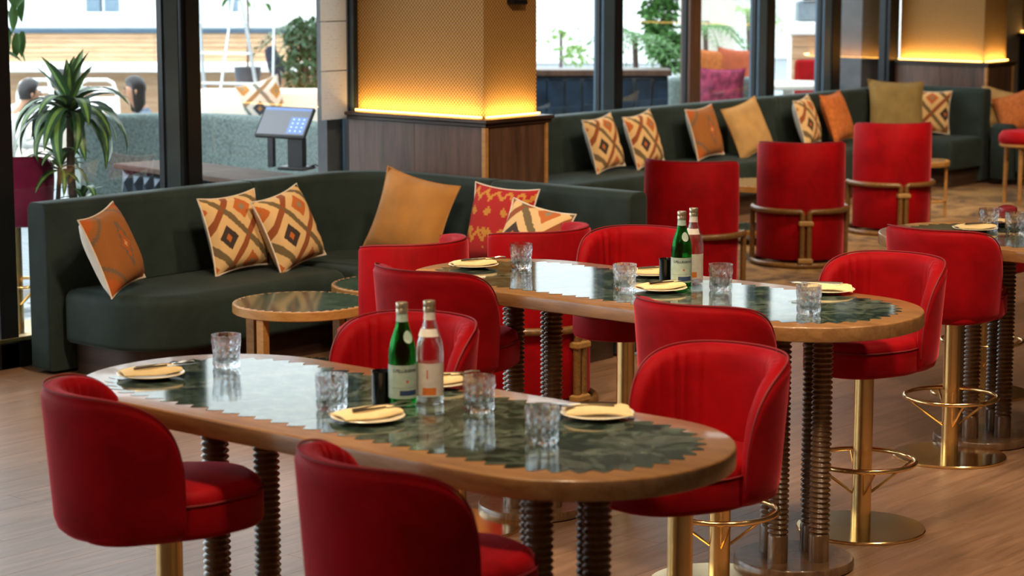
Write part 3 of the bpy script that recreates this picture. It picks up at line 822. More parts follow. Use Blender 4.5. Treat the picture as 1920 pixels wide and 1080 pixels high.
# ================================================================== TUB CHAIRS
def make_tub():
    c = empty('tub_chair'); n = 44; rings = []
    ro, th, z0, z1 = .308, .065, .05, .865
    for i in range(n + 1):
        t_ = -1 + 2 * i / n; ph = math.radians(92) * t_
        e = max(0, 1 - abs(t_) ** 40) ** .5; k = th * (.25 + .75 * e)
        zt = z1 - .02 * abs(t_) ** 6; ring = []
        mid = ro - th / 2
        for (r, z) in [(mid + k / 2 - .008, z0), (mid + k / 2, z0 + .01), (mid + k / 2, .3), (mid + k / 2 + .004, .6), (mid + k / 2, zt - .015), (mid + k / 2 - .012, zt), (mid, zt + .004), (mid - k / 2 + .012, zt), (mid - k / 2, zt - .015), (mid - k / 2 - .004, .6), (mid - k / 2, z0)]:
            ring.append((r * math.sin(ph), -r * math.cos(ph), z))
        rings.append(ring)
    sh = MB().loft(rings).build('backrest', RED, c, math.radians(60))
    MB().tube([Vector(r[5]) + Vector((0, 0, .001)) for r in rings], .004, 6).build('piping', PIPING, sh)
    seat = MB().lathe([(.24, .06), (.262, .07), (.262, .30), (.25, .31)], 40).build('seat_base', RED, c)
    seat.location = (0, .03, 0)
    cu = MB().lathe([(.25, .31), (.262, .33), (.266, .38), (.258, .43), (.23, .455), (.12, .465), (.01, .467)], 40).build('seat_cushion', RED, c); cu.location = (0, .06, 0)
    pz = MB().tube([(.262 * math.cos(2 * PI * k / 40), .262 * math.sin(2 * PI * k / 40), .425) for k in range(40)], .004, 6, True).build('piping', PIPING, cu)
    # rattan frame: two half rails that bend down into a pair of posts at the back
    rr_, zm, zb = .331, .395, .03
    for sg in (-1, 1):
        pts = []
        for k in range(19):
            ph = math.radians(100 - (100 - 8) * k / 18); pts.append((sg * rr_ * math.sin(ph), -rr_ * math.cos(ph), zm))
        x5, y5 = sg * rr_ * math.sin(math.radians(4)), -rr_ * math.cos(math.radians(4))
        for k in range(1, 5):
            a = PI / 2 * k / 4; pts.append((x5 + sg * .022 * (1 - math.sin(a)), y5, zm - .022 * (1 - math.cos(a))))
        pts.append((x5, y5, .2)); pts.append((x5, y5, zb))
        MB().tube(pts, .0195, 10).build('frame_rail', RATTAN, c)
        MB().tube([(sg * rr_ * math.sin(math.radians(96)), -rr_ * math.cos(math.radians(96)), zb), (sg * rr_ * math.sin(math.radians(96)), -rr_ * math.cos(math.radians(96)), zm)], .0185, 10).build('front_post', RATTAN, c)
    MB().tube([(rr_ * math.cos(2 * PI * k / 56), rr_ * math.sin(2 * PI * k / 56), zb - .01) for k in range(56)], .0195, 10, True).build('floor_rail', RATTAN, c)
    for z in (.055, .315):
        MB().cbox((0, -rr_, z), (.05, .026, .018), .008).build('binding', BIND, c)
    return c
tub = make_tub()
def facing(dx, dy): return math.atan2(-dx, dy)      # local +Y -> direction
VIEWH = facing(-.645, .764)
TC = [((-6.99, 7.48), facing(-1, 0), 'red velvet tub chair with rattan frame, left of the two facing the near banquette'),
      ((-6.84, 8.21), facing(-1, 0), 'red velvet tub chair with rattan frame, right of the two facing the near banquette'),
      ((-8.22, 11.52), VIEWH - .35, 'red velvet tub chair with rattan frame, nearest of the three seen from behind'),
      ((-8.45, 13.14), VIEWH, 'red velvet tub chair with rattan frame, middle of the three seen from behind'),
      ((-8.87, 15.08), VIEWH + .15, 'red velvet tub chair with rattan frame, farthest of the three seen from behind')]
for i, (p, rz, lab) in enumerate(TC):
    zz = .012 if i > 1 else 0
    if i == 0: tub.location = (*p, zz); tub.rotation_euler = (0, 0, rz); tag(tub, lab, 'chair', 'red tub chairs with rattan frames')
    else: dup(tub, (*p, zz), rz, lab)

# ================================================================== COFFEE TABLES
def make_coffee(r=.345, h=.45):
    t_ = empty('coffee_table'); n = 48
    MB().lathe([(r - .004, h - .048), (r, h - .044), (r, h - .004), (r - .004, h)], n).build('tabletop', COFFEEW, t_)
    def teeth(rad, z):
        K = 44; pts = []
        for k in range(K * 4):
            a = 2 * PI * k / (K * 4); pts.append(((rad - [0, .006, .014, .024][k % 4]) * math.cos(a), (rad - [0, .006, .014, .024][k % 4]) * math.sin(a)))
        return MB().slab(pts, z - .002, z + .0012)
    teeth(r - .008, h).build('marble_inlay', VERDE, t_, None)
    lower = MB().lathe([(r - .05, .075), (r - .046, .08), (r - .046, .11), (r - .05, .113)], n).build('lower_shelf', COFFEEW, t_)
    teeth(r - .055, .113).build('shelf_inlay', VERDE, lower, None)
    for k in range(4):
        a = math.radians(20) + k * PI / 2
        MB().cbox((0, 0, (h - .04) / 2), (.024, .02, (h - .04) / 2), .006, M=R(a, 'Z') @ T(r - .03, 0, 0)).build('leg', COFFEEW, t_)
    return t_
cf = make_coffee(); cf.location = (-7.87, 7.68, 0); cf.rotation_euler = (0, 0, -.2); tag(cf, 'round oak coffee table with green marble top nearest the green banquette seat', 'coffee table', 'round lounge coffee tables')
dup(cf, (-7.93, 8.44, 0), .3, 'round oak coffee table partly hidden behind the nearer coffee table')
p = onZ(1437, 345, .45); dup(cf, (p.x, p.y, .012), .3, 'small round table just showing between the two nearer tub chairs')
def make_side():
    t_ = empty('side_table'); r, h = .2, .47
    MB().lathe([(r - .004, h - .045), (r, h - .04), (r, h - .004), (r - .004, h)], 36).build('tabletop', COFFEEW, t_)
    MB().lathe([(r - .03, h - .002), (r - .03, h + .0015)], 36).build('marble_inlay', VERDE, t_)
    for k in range(4):
        a = .5 + k * PI / 2; MB().tube([((r - .03) * math.cos(a), (r - .03) * math.sin(a), 0), ((r - .03) * math.cos(a), (r - .03) * math.sin(a), h - .04)], .013, 8).build('leg', COFFEEW, t_)
    MB().tube([((r - .03) * math.cos(2 * PI * k / 30), (r - .03) * math.sin(2 * PI * k / 30), .14) for k in range(30)], .011, 8, True).build('stretcher_ring', COFFEEW, t_)
    return t_
sd = make_side(); p = onZ(1735, 303, .47); sd.location = (p.x, p.y, .012); tag(sd, 'slim round side table beside the farthest tub chair', 'side table')
# rug
rg = MB().slab(resample(rrect(1.35, 3.35, .03, 4), .2), 0, .011, 0, .004).build('rug', RUG); rg.location = (-8.75, 15.2, .0005)
tag(rg, 'worn golden brown patterned rug under the rattan tub chairs', 'rug')

# ================================================================== TABLEWARE
def make_plate():
    s = empty('side_plate')
    MB().lathe([(.045, 0), (.05, .001), (.06, .006), (.098, .013), (.1, .0145), (.098, .016), (.062, .0095), (.01, .008)], 44).build('plate', CREAMC, s)
    return s
def make_place(rot, lab, px, py, s=1.0):
    p = onZ(px, py, TH)
    return p
def napkin_mesh():
    # folded napkin, a softly curved tapering pad
    vs = []; fs = []; nx_, ny_ = 10, 5
    top = []; bot = []
    for i in range(nx_ + 1):
        for j in range(ny_ + 1):
            u = -1 + 2 * i / nx_; v = -1 + 2 * j / ny_
            w = .05 * (1 - .25 * u); x = u * .088; y = v * w
            z = .006 + .006 * (1 - v * v) + .004 * (u * .5 + .5) + .003 * math.sin(3 * u + 2 * v)
            top.append((x, y, z + .007 * (1 - abs(v) ** 6) * (1 - abs(u) ** 8))); bot.append((x, y, z - .004))
    m_ = MB(); n = (nx_ + 1) * (ny_ + 1)
    fs = []
    for i in range(nx_):
        for j in range(ny_):
            a = i * (ny_ + 1) + j; q = (a, a + ny_ + 1, a + ny_ + 2, a + 1); fs.append(q); fs.append(tuple(n + k for k in reversed(q)))
    bd = [i * (ny_ + 1) for i in range(nx_ + 1)] + [nx_ * (ny_ + 1) + j for j in range(1, ny_ + 1)] + [i * (ny_ + 1) + ny_ for i in range(nx_ - 1, -1, -1)] + [j for j in range(ny_ - 1, 0, -1)]
    for k in range(len(bd)): a, b_ = bd[k], bd[(k + 1) % len(bd)]; fs.append((a, b_, b_ + n, a + n))
    m_.add(top + bot, fs); return m_.mesh('napkin', math.radians(60))
def fork_mesh():
    m_ = MB()
    m_.tube([(-.09, 0, .002), (-.03, 0, .004), (.02, 0, .003)], [.005, .0035, .003], 8)
    m_.cbox((.033, 0, .003), (.014, .010, .0012), .0008)
    for k in range(4): m_.tube([(.045, -.0085 + k * .00567, .003), (.065, -.0085 + k * .00567, .006), (.088, -.0085 + k * .00567, .0035)], .0015, 6)
    return m_.mesh('fork', math.radians(50))
def knife_mesh():
    m_ = MB(); m_.tube([(-.1, 0, .003), (-.06, 0, .004), (.0, 0, .004)], [.0055, .005, .004], 8)
    m_.add([(0, -.007, .002), (.07, -.008, .002), (.1, .004, .002), (0, .005, .002), (0, -.007, .0036), (.07, -.008, .003), (.1, .004, .003), (0, .005, .004)], [(0, 3, 2, 1), (4, 5, 6, 7), (0, 1, 5, 4), (1, 2, 6, 5), (2, 3, 7, 6), (3, 0, 4, 7)])
    return m_.mesh('knife', math.radians(40))
plate0 = None; NM, FM, KM = napkin_mesh(), fork_mesh(), knife_mesh()
for q, mt_ in ((NM, NAPKIN), (FM, STEEL), (KM, STEEL)): q.materials.append(mt_)
def place(x, y, ang, where, zt=TH + .0014):
    global plate0
    if plate0 is None: plate0 = make_plate(); pl = plate0; pl.location = (x, y, zt); tag(pl, 'x', 'plate', 'cream side plates')
    else: pl = dup(plate0, (x, y, zt), 0)
    pl['label'] = 'cream side plate ' + where
    n = link('napkin', NM); n.location = (x, y, zt + .0115); n.rotation_euler = (0, 0, ang); tag(n, 'folded cream napkin on the plate ' + where, 'napkin', 'folded napkins')
    ca, sa = math.cos(ang), math.sin(ang)
    f = link('fork', FM); f.location = (x + ca * .045 - sa * .012, y + sa * .045 + ca * .012, zt + .0305); f.rotation_euler = (0, -.03, ang + .10); tag(f, 'steel fork on the napkin ' + where, 'fork', 'forks on napkins')
    k = link('knife', KM); k.location = (x + ca * .045 + sa * .018, y + sa * .045 - ca * .018, zt + .0305); k.rotation_euler = (0, -.03, ang + .06); tag(k, 'steel knife on the napkin ' + where, 'knife', 'knives on napkins')
def tz(px, py): v = onZ(px, py, TH); return v.x, v.y
CAMR = math.atan2(SY, CY)     # heading of camera right
place(*tz(283, 708), CAMR + .35, 'at the left end of the nearest table')
place(*tz(690, 789), CAMR + .45, 'before the bottles on the nearest table')
place(*tz(815, 724), CAMR + .1, 'behind the clear bottle on the nearest table')
place(*tz(1120, 783), CAMR + PI + .1, 'by the right-hand stool on the nearest table')
place(*tz(888, 502), CAMR + .2, 'at the left end of the middle table')
place(*tz(1238, 546), CAMR + .35, 'before the bottles on the middle table')
place(-5.06, 6.82, CAMR + .1, 'behind the black cup on the middle table')
place(*tz(1552, 549), CAMR + PI - .1, 'behind the rightmost glass on the middle table')
place(*tz(1828, 433), CAMR + .1, 'on the table at the right edge')

def tumbler_mesh():
    # cut tumbler: a ring lattice of diamond facets with a slight waist, thick base, plain rim
    m_ = MB(); seg = 24; rows = 9; H_ = .098; vs = []; fs = []
    def R_(t_): return .0425 - .0035 * math.sin(PI * min(1, t_ * 1.25)) + .002 * t_
    outer = []
    for i in range(rows + 1):
        t_ = i / rows; row = []
        for k in range(seg):
            a = 2 * PI * (k + .5 * (i % 2)) / seg
            bump = (.0022 if (i + k) % 2 == 0 else -.0016) if 1 <= i <= rows - 2 else 0
            r = R_(t_) + bump - (.004 if i == 0 else 0); row.append((r * math.cos(a), r * math.sin(a), H_ * t_))
        outer.append(row)
    for row in outer: vs += row
    for i in range(rows):
        for k in range(seg):
            k2 = (k + 1) % seg; a, b_, c, d = i * seg + k, i * seg + k2, (i + 1) * seg + k2, (i + 1) * seg + k
            if i % 2 == 0: fs += [(a, b_, d), (b_, c, d)]
            else: fs += [(a, b_, c), (a, c, d)]
    o = len(vs); inn = [(R_(1) - .003, H_), (R_(.7) - .0045, H_ * .7), (R_(.4) - .005, H_ * .4), (.030, H_ * .2), (.022, H_ * .15)]
    for r, z in inn:
        for k in range(seg): a = 2 * PI * (k + .25) / seg; vs.append((r * math.cos(a), r * math.sin(a), z))
    for k in range(seg):
        k2 = (k + 1) % seg; fs.append((rows * seg + k, rows * seg + k2, o + k2, o + k))
    for i in range(len(inn) - 1):
        for k in range(seg):
            k2 = (k + 1) % seg; fs.append((o + i * seg + k, o + i * seg + k2, o + (i + 1) * seg + k2, o + (i + 1) * seg + k))
    fs.append(tuple(o + (len(inn) - 1) * seg + k for k in range(seg))); fs.append(tuple(range(seg)))
    m_.add(vs, fs); return m_.mesh('tumbler', None)
TM = tumbler_mesh(); TM.materials.append(TUMBLER)
def tumbler(px, py, where, xy=None):
    x, y = xy or tz(px, py); o = link('tumbler', TM); o.location = (x, y, TH + .0016); o.rotation_euler = (0, 0, random.random() * 6)
    tag(o, 'cut crystal tumbler ' + where, 'glass', 'cut crystal tumblers')
tumbler(425, 688, 'at the left end of the nearest table'); tumbler(622, 768, 'left of the black cup on the nearest table')
tumbler(898, 772, 'right of the bottles on the nearest table'); tumbler(1016, 832, 'nearest to the right end of the nearest table')
tumbler(977, 503, 'at the left end of the middle table'); tumbler(1171, 545, 'left of the black cup on the middle table')
tumbler(1351, 545, 'right of the bottles on the middle table'); tumbler(1516, 588, 'at the right end of the middle table')
tumbler(1853, 432, 'left of the dark bowl on the right edge table'); tumbler(1902, 440, 'right of the dark bowl on the right edge table')

BOT0 = [(.030, 0), (.0365, .002), (.0385, .008), (.0385, .15), (.0375, .165), (.034, .185), (.027, .208), (.0205, .228), (.0165, .246), (.0148, .258), (.0145, .272), (.0155, .274), (.0155, .279), (.014, .280)]
BOT = [(r, z * .955) for r, z in BOT0]
def text_mesh(s, size, mat):
    cu = bpy.data.curves.new('lettering', 'FONT'); cu.body = s; cu.size = size; cu.align_x = 'CENTER'; cu.resolution_u = 2; cu.offset = .0003
    to = bpy.data.objects.new('lettering_source', cu); COL.objects.link(to)
    bpy.context.view_layer.update()
    me = bpy.data.meshes.new_from_object(to.evaluated_get(bpy.context.evaluated_depsgraph_get()))
    bpy.data.objects.remove(to); me.materials.clear(); me.materials.append(mat); return me
def wrap(me, r, z, ang=0):
    bm = bmesh.new(); bm.from_mesh(me); bmesh.ops.subdivide_edges(bm, edges=[e for e in bm.edges if e.calc_length() > .006], cuts=2)
    for v in bm.verts:
        a = ang + v.co.x / r; v.co = Vector((r * math.sin(a), -r * math.cos(a), z + v.co.y))
    bm.to_mesh(me); bm.free(); return me
def band(r, z0, z1, a0, a1, n=20):
    vs = []
    for k in range(n + 1):
        a = a0 + (a1 - a0) * k / n
        for z in (z0, z1): vs.append((r * math.sin(a), -r * math.cos(a), z))
    return MB().add(vs, [(2 * k, 2 * k + 2, 2 * k + 3, 2 * k + 1) for k in range(n)])
def patch(r, z, pts, ang):
    me = bpy.data.meshes.new('mark'); me.from_pydata([(r * math.sin(ang + x / r), -r * math.cos(ang + x / r), z + y) for x, y in pts], [], [tuple(range(len(pts)))]); return me
def make_bottle(green):
    b_ = empty('water_bottle'); g = GREENG if green else CLEARG
    inner = [(r - .0025, z) for r, z in BOT if .006 < z < .262]
    MB().lathe([(.001, .0)] + BOT + inner[::-1] + [(.02, .007), (.001, .008)], 36, caps=False).build('glass_body', g, b_, math.radians(50))
    MB().lathe([(r_, z_ - .0125) for r_, z_ in ((.0168, .272), (.0168, .281), (.0155, .284), (.0168, .287), (.0168, .299), (.0155, .301), (.001, .301))], 28).build('cap', BOTCAP, b_)
    MB().lathe([(.0168, .236), (.0158, .246), (.0155, .259)], 28, caps=False).build('neck_foil', LABELG if green else LABELW, b_)
    lab = band(.0389, .025, .118, -1.75, 1.75, 40).build('front_label', LABELG if green else LABELW, b_)
    if green:
        link('lettering', wrap(text_mesh('S.PELLEGRINO', .0125, INKD), .0393, .099), None, lab)
        star = [((.006 if k % 2 == 0 else .0026) * math.sin(PI * k / 5), (.006 if k % 2 == 0 else .0026) * math.cos(PI * k / 5)) for k in range(10)]
        link('red_star', patch(.0392, .073, star, .05), INKR, lab)
        band(.0391, .034, .048, -.5, .9, 12).build('blue_strip', INK, lab)
        band(.0391, .055, .0557, -1.2, 1.2, 16).build('rule_line', INK, lab); band(.0391, .113, .1136, -1.6, 1.6, 20).build('rule_line', INK, lab)
        n = 28; me = bpy.data.meshes.new('neck_seal'); pts = [(.013 * math.cos(2 * PI * k / n), .017 * math.sin(2 * PI * k / n)) for k in range(n)]
        def rz_(z):
            for (ra, za), (rb_, zb_) in zip(BOT, BOT[1:]):
                if za <= z <= zb_ and zb_ > za: return ra + (rb_ - ra) * (z - za) / (zb_ - za)
            return .0385
        me.from_pydata([((rz_(.196 + y) + .0034) * math.sin(x / .03 + .25), -(rz_(.196 + y) + .0034) * math.cos(x / .03 + .25), .196 + y) for x, y in pts], [], [tuple(range(n))])
        link('neck_seal', me, LABELG, b_)
    else:
        band(.0391, .03, .05, -.2, .8, 10).build('orange_strip', INKO, lab)
        band(.0391, .075, .10, .12, .2, 3).build('red_mark', INKR, lab)
        n = 14; vs = []
        for k in range(n + 1):
            a = -1.3 + 2.6 * k / n
            for z, r in ((.191, .0300), (.212, .0226)): vs.append(((r + .0008) * math.sin(a), -(r + .0008) * math.cos(a), z))
        MB().add(vs, [(2 * k, 2 * k + 2, 2 * k + 3, 2 * k + 1) for k in range(n)]).build('shoulder_label', LABELW, b_)
    return b_
bg_ = make_bottle(True); x, y = tz(755, 761); bg_.location = (x, y, TH + .0016); bg_.rotation_euler = (0, 0, YAW + .35); tag(bg_, 'green glass water bottle on the nearest table', 'bottle', 'green water bottles')
bc_ = make_bottle(False); x, y = tz(797, 759); bc_.location = (x, y + .02, TH + .0016); bc_.rotation_euler = (0, 0, YAW - .3); tag(bc_, 'clear glass water bottle on the nearest table', 'bottle', 'clear water bottles')
x, y = tz(1277, 541); dup(bg_, (x, y, TH + .0016), YAW + .12, 'green glass water bottle on the middle table')
x, y = tz(1299, 533); dup(bc_, (x, y, TH + .0016), YAW - .5, 'clear glass water bottle on the middle table')
def make_cup():
    c = MB().lathe([(.024, 0), (.027, .003), (.027, .085), (.029, .092), (.027, .093), (.024, .086), (.022, .006), (.001, .005)], 32).build('black_cup', BLACKG); return c
for (px, py, lab) in ((716, 757, 'small black cup left of the bottles on the nearest table'), (1249, 531, 'small black cup left of the bottles on the middle table')):
    c = make_cup(); x, y = tz(px, py); c.location = (x, y, TH + .0016); tag(c, lab, 'cup', 'small black cups')
# right-edge table: dark tray, bowl with red food
x, y = tz(1888, 424)
tr = MB().lathe([(.06, 0), (.085, .004), (.088, .022), (.086, .022), (.082, .008), (.001, .007)], 36).build('serving_dish', BLACKG); tr.location = (x, y, TH + .0016); tag(tr, 'dark round dish on the table at the right edge', 'dish')
nb = link('napkin', NM); nb.location = (x, y, TH + .021); nb.rotation_euler = (0, 0, CAMR); tag(nb, 'folded cream napkin lying in the dark round dish', 'napkin', 'folded napkins')
bw = MB().lathe([(.02, 0), (.035, .008), (.046, .03), (.042, .05), (.02, .06), (.001, .062)], 26).build('red_ornament', BEET); bw.location = (x, y, TH + .037); tag(bw, 'glossy dark red rounded ornament on the dark dish', 'ornament')

# ================================================================== FAR RIGHT CORNER
def ottoman():
    s = empty('round_stool'); p = onZ(1917, 385, 0); s.location = (p.x, p.y, .012); tag(s, 'round red stool on slim oak legs at the right edge', 'stool')
    MB().lathe([(.2, .50), (.215, .51), (.215, .53)], 36).build('seat_frame', COFFEEW, s)
    MB().lathe([(.21, .53), (.222, .55), (.22, .60), (.19, .635), (.1, .645), (.001, .646)], 36).build('seat_pad', RED, s)
    for k in range(4):
        a = .3 + k * PI / 2; MB().tube([(.16 * math.cos(a), .16 * math.sin(a), 0), (.15 * math.cos(a), .15 * math.sin(a), .505)], [.016, .021], 10).build('leg', COFFEEW, s)
    return s
ottoman()
s3 = empty('armchair_sofa', (-9.45, 19.22, 0)); tag(s3, 'dark teal sofa beyond the end of the far banquette', 'sofa')
def s3p(nm, x0, x1, y0, y1, z0, z1, bv=.05):
    o = MB().slab(resample(rounded([(x0, y0), (x1, y0), (x1, y1), (x0, y1)], .05, 5), .06), z0, z1, .02, bv, steps=4).build(nm, TEAL, s3, math.radians(50)); o.data.transform(Matrix.Translation((9.3, -19.3, 0)))
s3p('arm', -9.9, -9.66, 18.95, 19.95, .05, .58); s3p('arm', -7.7, -7.46, 18.95, 19.95, .05, .58)
s3p('seat_cushion', -9.65, -7.71, 18.98, 19.70, .12, .44); s3p('backrest', -9.65, -7.71, 19.71, 19.95, .08, .88)
q = onY(1868, 205, 19.16); cushion((q.x, q.y, .70), .42, fYn + .35, .5, .25, TAN, TAN, 'tan cushion leaning over the arm of the dark teal sofa')
q = onY(1908, 200, 19.06); cushion((q.x, q.y, .68), .40, fYn + .25, .3, -.35, ORANGEC, ORANGEC, 'orange cushion on the dark teal sofa')
cushion((-9.0, 19.22, .66), .42, fYn, .3, 0, GREYB, GREYB, 'grey blue cushion on the dark teal sofa')

# ================================================================== OUTSIDE (seen through the glass)
gr = empty('ground'); tag(gr, 'grey paved terrace outside the windows', 'ground', kind='structure')
MB().box((-29.7, 12, -.12), (20.1, 40, .1)).build('paving_bed', PAVE, gr, None)
tm = MB().cbox((0, 0, .006), (.072, .145, .006), .002).mesh('paver', None)
tms = []
for mt_ in (PAVE, PAVED, PAVEL):
    q = tm.copy(); q.materials.append(mt_); tms.append(q)
k = 0
pav = []
for i in range(12):
    for j in range(25):
        pav.append((-9.66 - i * .15, 6.0 + j * .3 + (.15 if i % 2 else 0)))
for (x, y) in pav[:300]:
    o = link('paver', random.choice(tms), None, gr); o.location = (x, y, -.02)
# menu column outside, with three sheets of paper
mc = MB().box((-9.64, yx(634, -9.6), 1.9), (.04, (yx(656, -9.6) - yx(612, -9.6)) / 2, 1.9)).build('column', STONED, None, None)
tag(mc, 'dark stone column outside behind the pinned menu sheets', 'column', kind='structure')
ys0, ys1 = onX(601, 100, GX1 + .012).y, onX(650, 100, GX1 + .012).y
zc = [onX(625, v_, GX1 + .012).z for v_ in (225, 133, 40, -60)]
for i, lab in enumerate(('lowest', 'middle', 'topmost')):
    o = MB().cbox((0, 0, 0), (.0012, (ys1 - ys0) / 2 - .003, (zc[i + 1] - zc[i]) / 2 - .003), .0003).build('menu_sheet', MENU, None, None)
    o.location = (GX1 + .012, (ys0 + ys1) / 2, (zc[i] + zc[i + 1]) / 2); tag(o, lab + ' of the three printed menu sheets on the glass', 'menu', 'menu sheets')

# outdoor red stool, its daylight tint painted into the velvet
so = dup(stool, (*onZ(34, 616, 0).xy, 0), .70, 'red velvet stool with painted daylight tint and brass pole outside at the left edge')
so['group'] = 'outdoor seats'
for ch in so.children:
    if ch.name.startswith(('backrest', 'seat')):
        ch.data = ch.data.copy(); ch.data.materials[0] = RED_DAY
        for g in ch.children:
            if g.name.startswith('seat_pad'): g.data = g.data.copy(); g.data.materials[0] = RED_DAY

# plants
def leaf_mesh(L, W, droop, n=9, two=True):
    vs = []; fs = []; mi = []
    cs = (-1, -.32, .32, 1) if two else (-1, 0, 1)
    for i in range(n + 1):
        t_ = i / n; w = W * (math.sin(PI * min(1, t_ * .93 + .07)) ** .75) * (1 - .2 * t_) / 2
        a = droop * t_; x = L * (math.sin(a) / droop if droop > .01 else t_); z = -L * (1 - math.cos(a)) / max(droop, .01)
        for c in cs: vs.append((x, c * w, z + abs(c) * w * .45))
    k = len(cs)
    for i in range(n):
        for j in range(k - 1):
            fs.append((i * k + j, i * k + j + 1, (i + 1) * k + j + 1, (i + 1) * k + j)); mi.append(1 if two and j == 1 else 0)
    me = bpy.data.meshes.new('leaf'); me.from_pydata(vs, [], fs); me.polygons.foreach_set('material_index', mi)
    for p_ in me.polygons: p_.use_smooth = True
    me.materials.append(LEAF); me.materials.append(LEAFL); return me
LV = [leaf_mesh(.46, .095, 2.2), leaf_mesh(.42, .09, 1.5), leaf_mesh(.5, .092, 2.6), leaf_mesh(.36, .085, .5)]
LS = [leaf_mesh(.27, .055, 1.6), leaf_mesh(.22, .05, .8), leaf_mesh(.3, .055, 2.2)]
def crown(parent, c, n, meshes, el0=.0, el1=1.35, rnd=None):
    for k in range(n):
        f = k / n; el = el0 + (el1 - el0) * f; az = k * 2.399 + random.uniform(-.2, .2)
        o = link('leaf', meshes[0] if False else random.choice(meshes[:3] if f < .75 else meshes[-1:]), None, parent)
        o.location = (c[0], c[1], c[2] + .05 * f - .05); o.rotation_euler = (random.uniform(-.25, .25), -el, az)
        s_ = random.uniform(.85, 1.1); o.scale = (s_, s_, s_)
dp = empty('dracaena_plant', (*onX(134, 300, -10.1).xy, 0)); tag(dp, 'tall striped-leaf dracaena with bare stem outside the left window', 'plant')
MB().tube([(0, 0, .25), (.02, .01, .6), (-.01, 0, .9), (0, 0, 1.26)], [.03, .026, .024, .022], 12).build('stem', BARK, dp)
MB().tube([(.05, -.06, .25), (-.02, -.12, .5), (-.05, -.045, .96)], [.02, .016, .012], 10).build('stem', BARK, dp)
MB().lathe([(.11, 0), (.13, .02), (.15, .26), (.155, .28), (.145, .28), (.14, .25), (.001, .24)], 32).build('pot', BLACKG, dp)
MB().lathe([(.14, .25), (.13, .262), (.001, .268)], 24).build('potting_soil', SOIL, dp)
crown(dp, (0, 0, 1.28), 44, LV, .25, 1.5)
crown(dp, (-.05, -.045, .98), 22, LS, .1, 1.4)
crown(dp, (.03, .05, .78), 14, LS, .1, 1.2)

def leafy(name, loc, label, centers, n, size, mat, stem=None):
    r = empty(name, loc); tag(r, label, 'plant')
    m_ = MB()
    for (c, rad) in centers:
        for k in range(n):
            d = Vector((random.gauss(0, 1), random.gauss(0, 1), random.gauss(0, 1))).normalized() * rad * random.uniform(.55, 1.0)
            M = T(*(Vector(c) + d)) @ R(random.uniform(0, 6.3), 'Z') @ R(random.uniform(-.9, .9), 'X') @ R(random.uniform(.1, 1.2), 'Y')
            s_ = size * random.uniform(.7, 1.2)
            m_.add([(0, 0, 0), (s_ * .5, -s_ * .22, .01), (s_, 0, 0), (s_ * .5, s_ * .22, .01), (s_ * .5, 0, -.02)], [(0, 1, 4), (1, 2, 4), (2, 3, 4), (3, 0, 4)], 0, M)
    o = m_.build('foliage', mat, r, None); o['kind'] = 'stuff'
    if stem: MB().tube(stem, .025, 8).build('stem', BARK, r)
    return r
q = atD(24, 38, 14.2)
tl = empty('leafy_branch', (q.x, q.y, 0)); tag(tl, 'bright green leafy branch hanging in at the top left corner', 'plant')
MB().tube([(-.3, -.25, 0), (-.32, -.27, 1.2), (-.2, -.2, 2.3), (0, 0, q.z + .1)], [.03, .025, .018, .008], 8).build('stem', BARK, tl)
fl = leaf_mesh(.13, .05, .5, 5, False); fl.materials.clear(); fl.materials.append(LEAFB)
for k in range(60):
    w_ = random.uniform(-.32, .04); o = link('leaf', fl, None, tl); o.scale = (1.3,) * 3; o.location = (w_ * CY, w_ * SY + random.uniform(-.1, .1), q.z + random.uniform(-.2, .34)); o.rotation_euler = (random.uniform(-.6, .6), random.uniform(.2, 1.5), random.uniform(0, 6.3))

# outdoor curved tweed sofa seen from behind
os_ = empty('outdoor_sofa', (-12.6, 11.4, 0)); tag(os_, 'grey green tweed outdoor sofa with curved back seen from behind', 'sofa')
pa, pb, pc = onZ(170, 214, .95), onZ(420, 212, .95), onZ(640, 232, .95)
pth = []
for k in range(25):
    t_ = k / 24; a = Vector(pa.xy) * (1 - t_) ** 2 + 2 * t_ * (1 - t_) * (2 * Vector(pb.xy) - .5 * (Vector(pa.xy) + Vector(pc.xy))) + Vector(pc.xy) * t_ ** 2; pth.append(tuple(a))
lead = Vector(pth[0]) - Vector(pth[1])
pth = [tuple(Vector(pth[0]) + lead * 1.2 + Vector((-.25, .35)))] + pth
mb, LL = sweep(pth, back_profile(.16, .05, .95, .05), 0, 99, .03)
P_ = [Vector(p_) for p_ in pth]; LL = sum((P_[i + 1] - P_[i]).length for i in range(len(P_) - 1))
mb, _ = sweep(pth, back_profile(.16, .05, .95, .05), 0, LL, .03)
chb(mb, 'backrest', OUTGREY, os_, Matrix.Translation((12.6, -11.4, 0)))
sp = [(n - .62, z) for n, z in back_profile(.6, .1, .45, .05)]
mb, _ = sweep(pth[2:], sp, 0.05, LL - .9, .03); chb(mb, 'seat_cushion', CREAMF, os_, Matrix.Translation((12.6, -11.4, 0)))

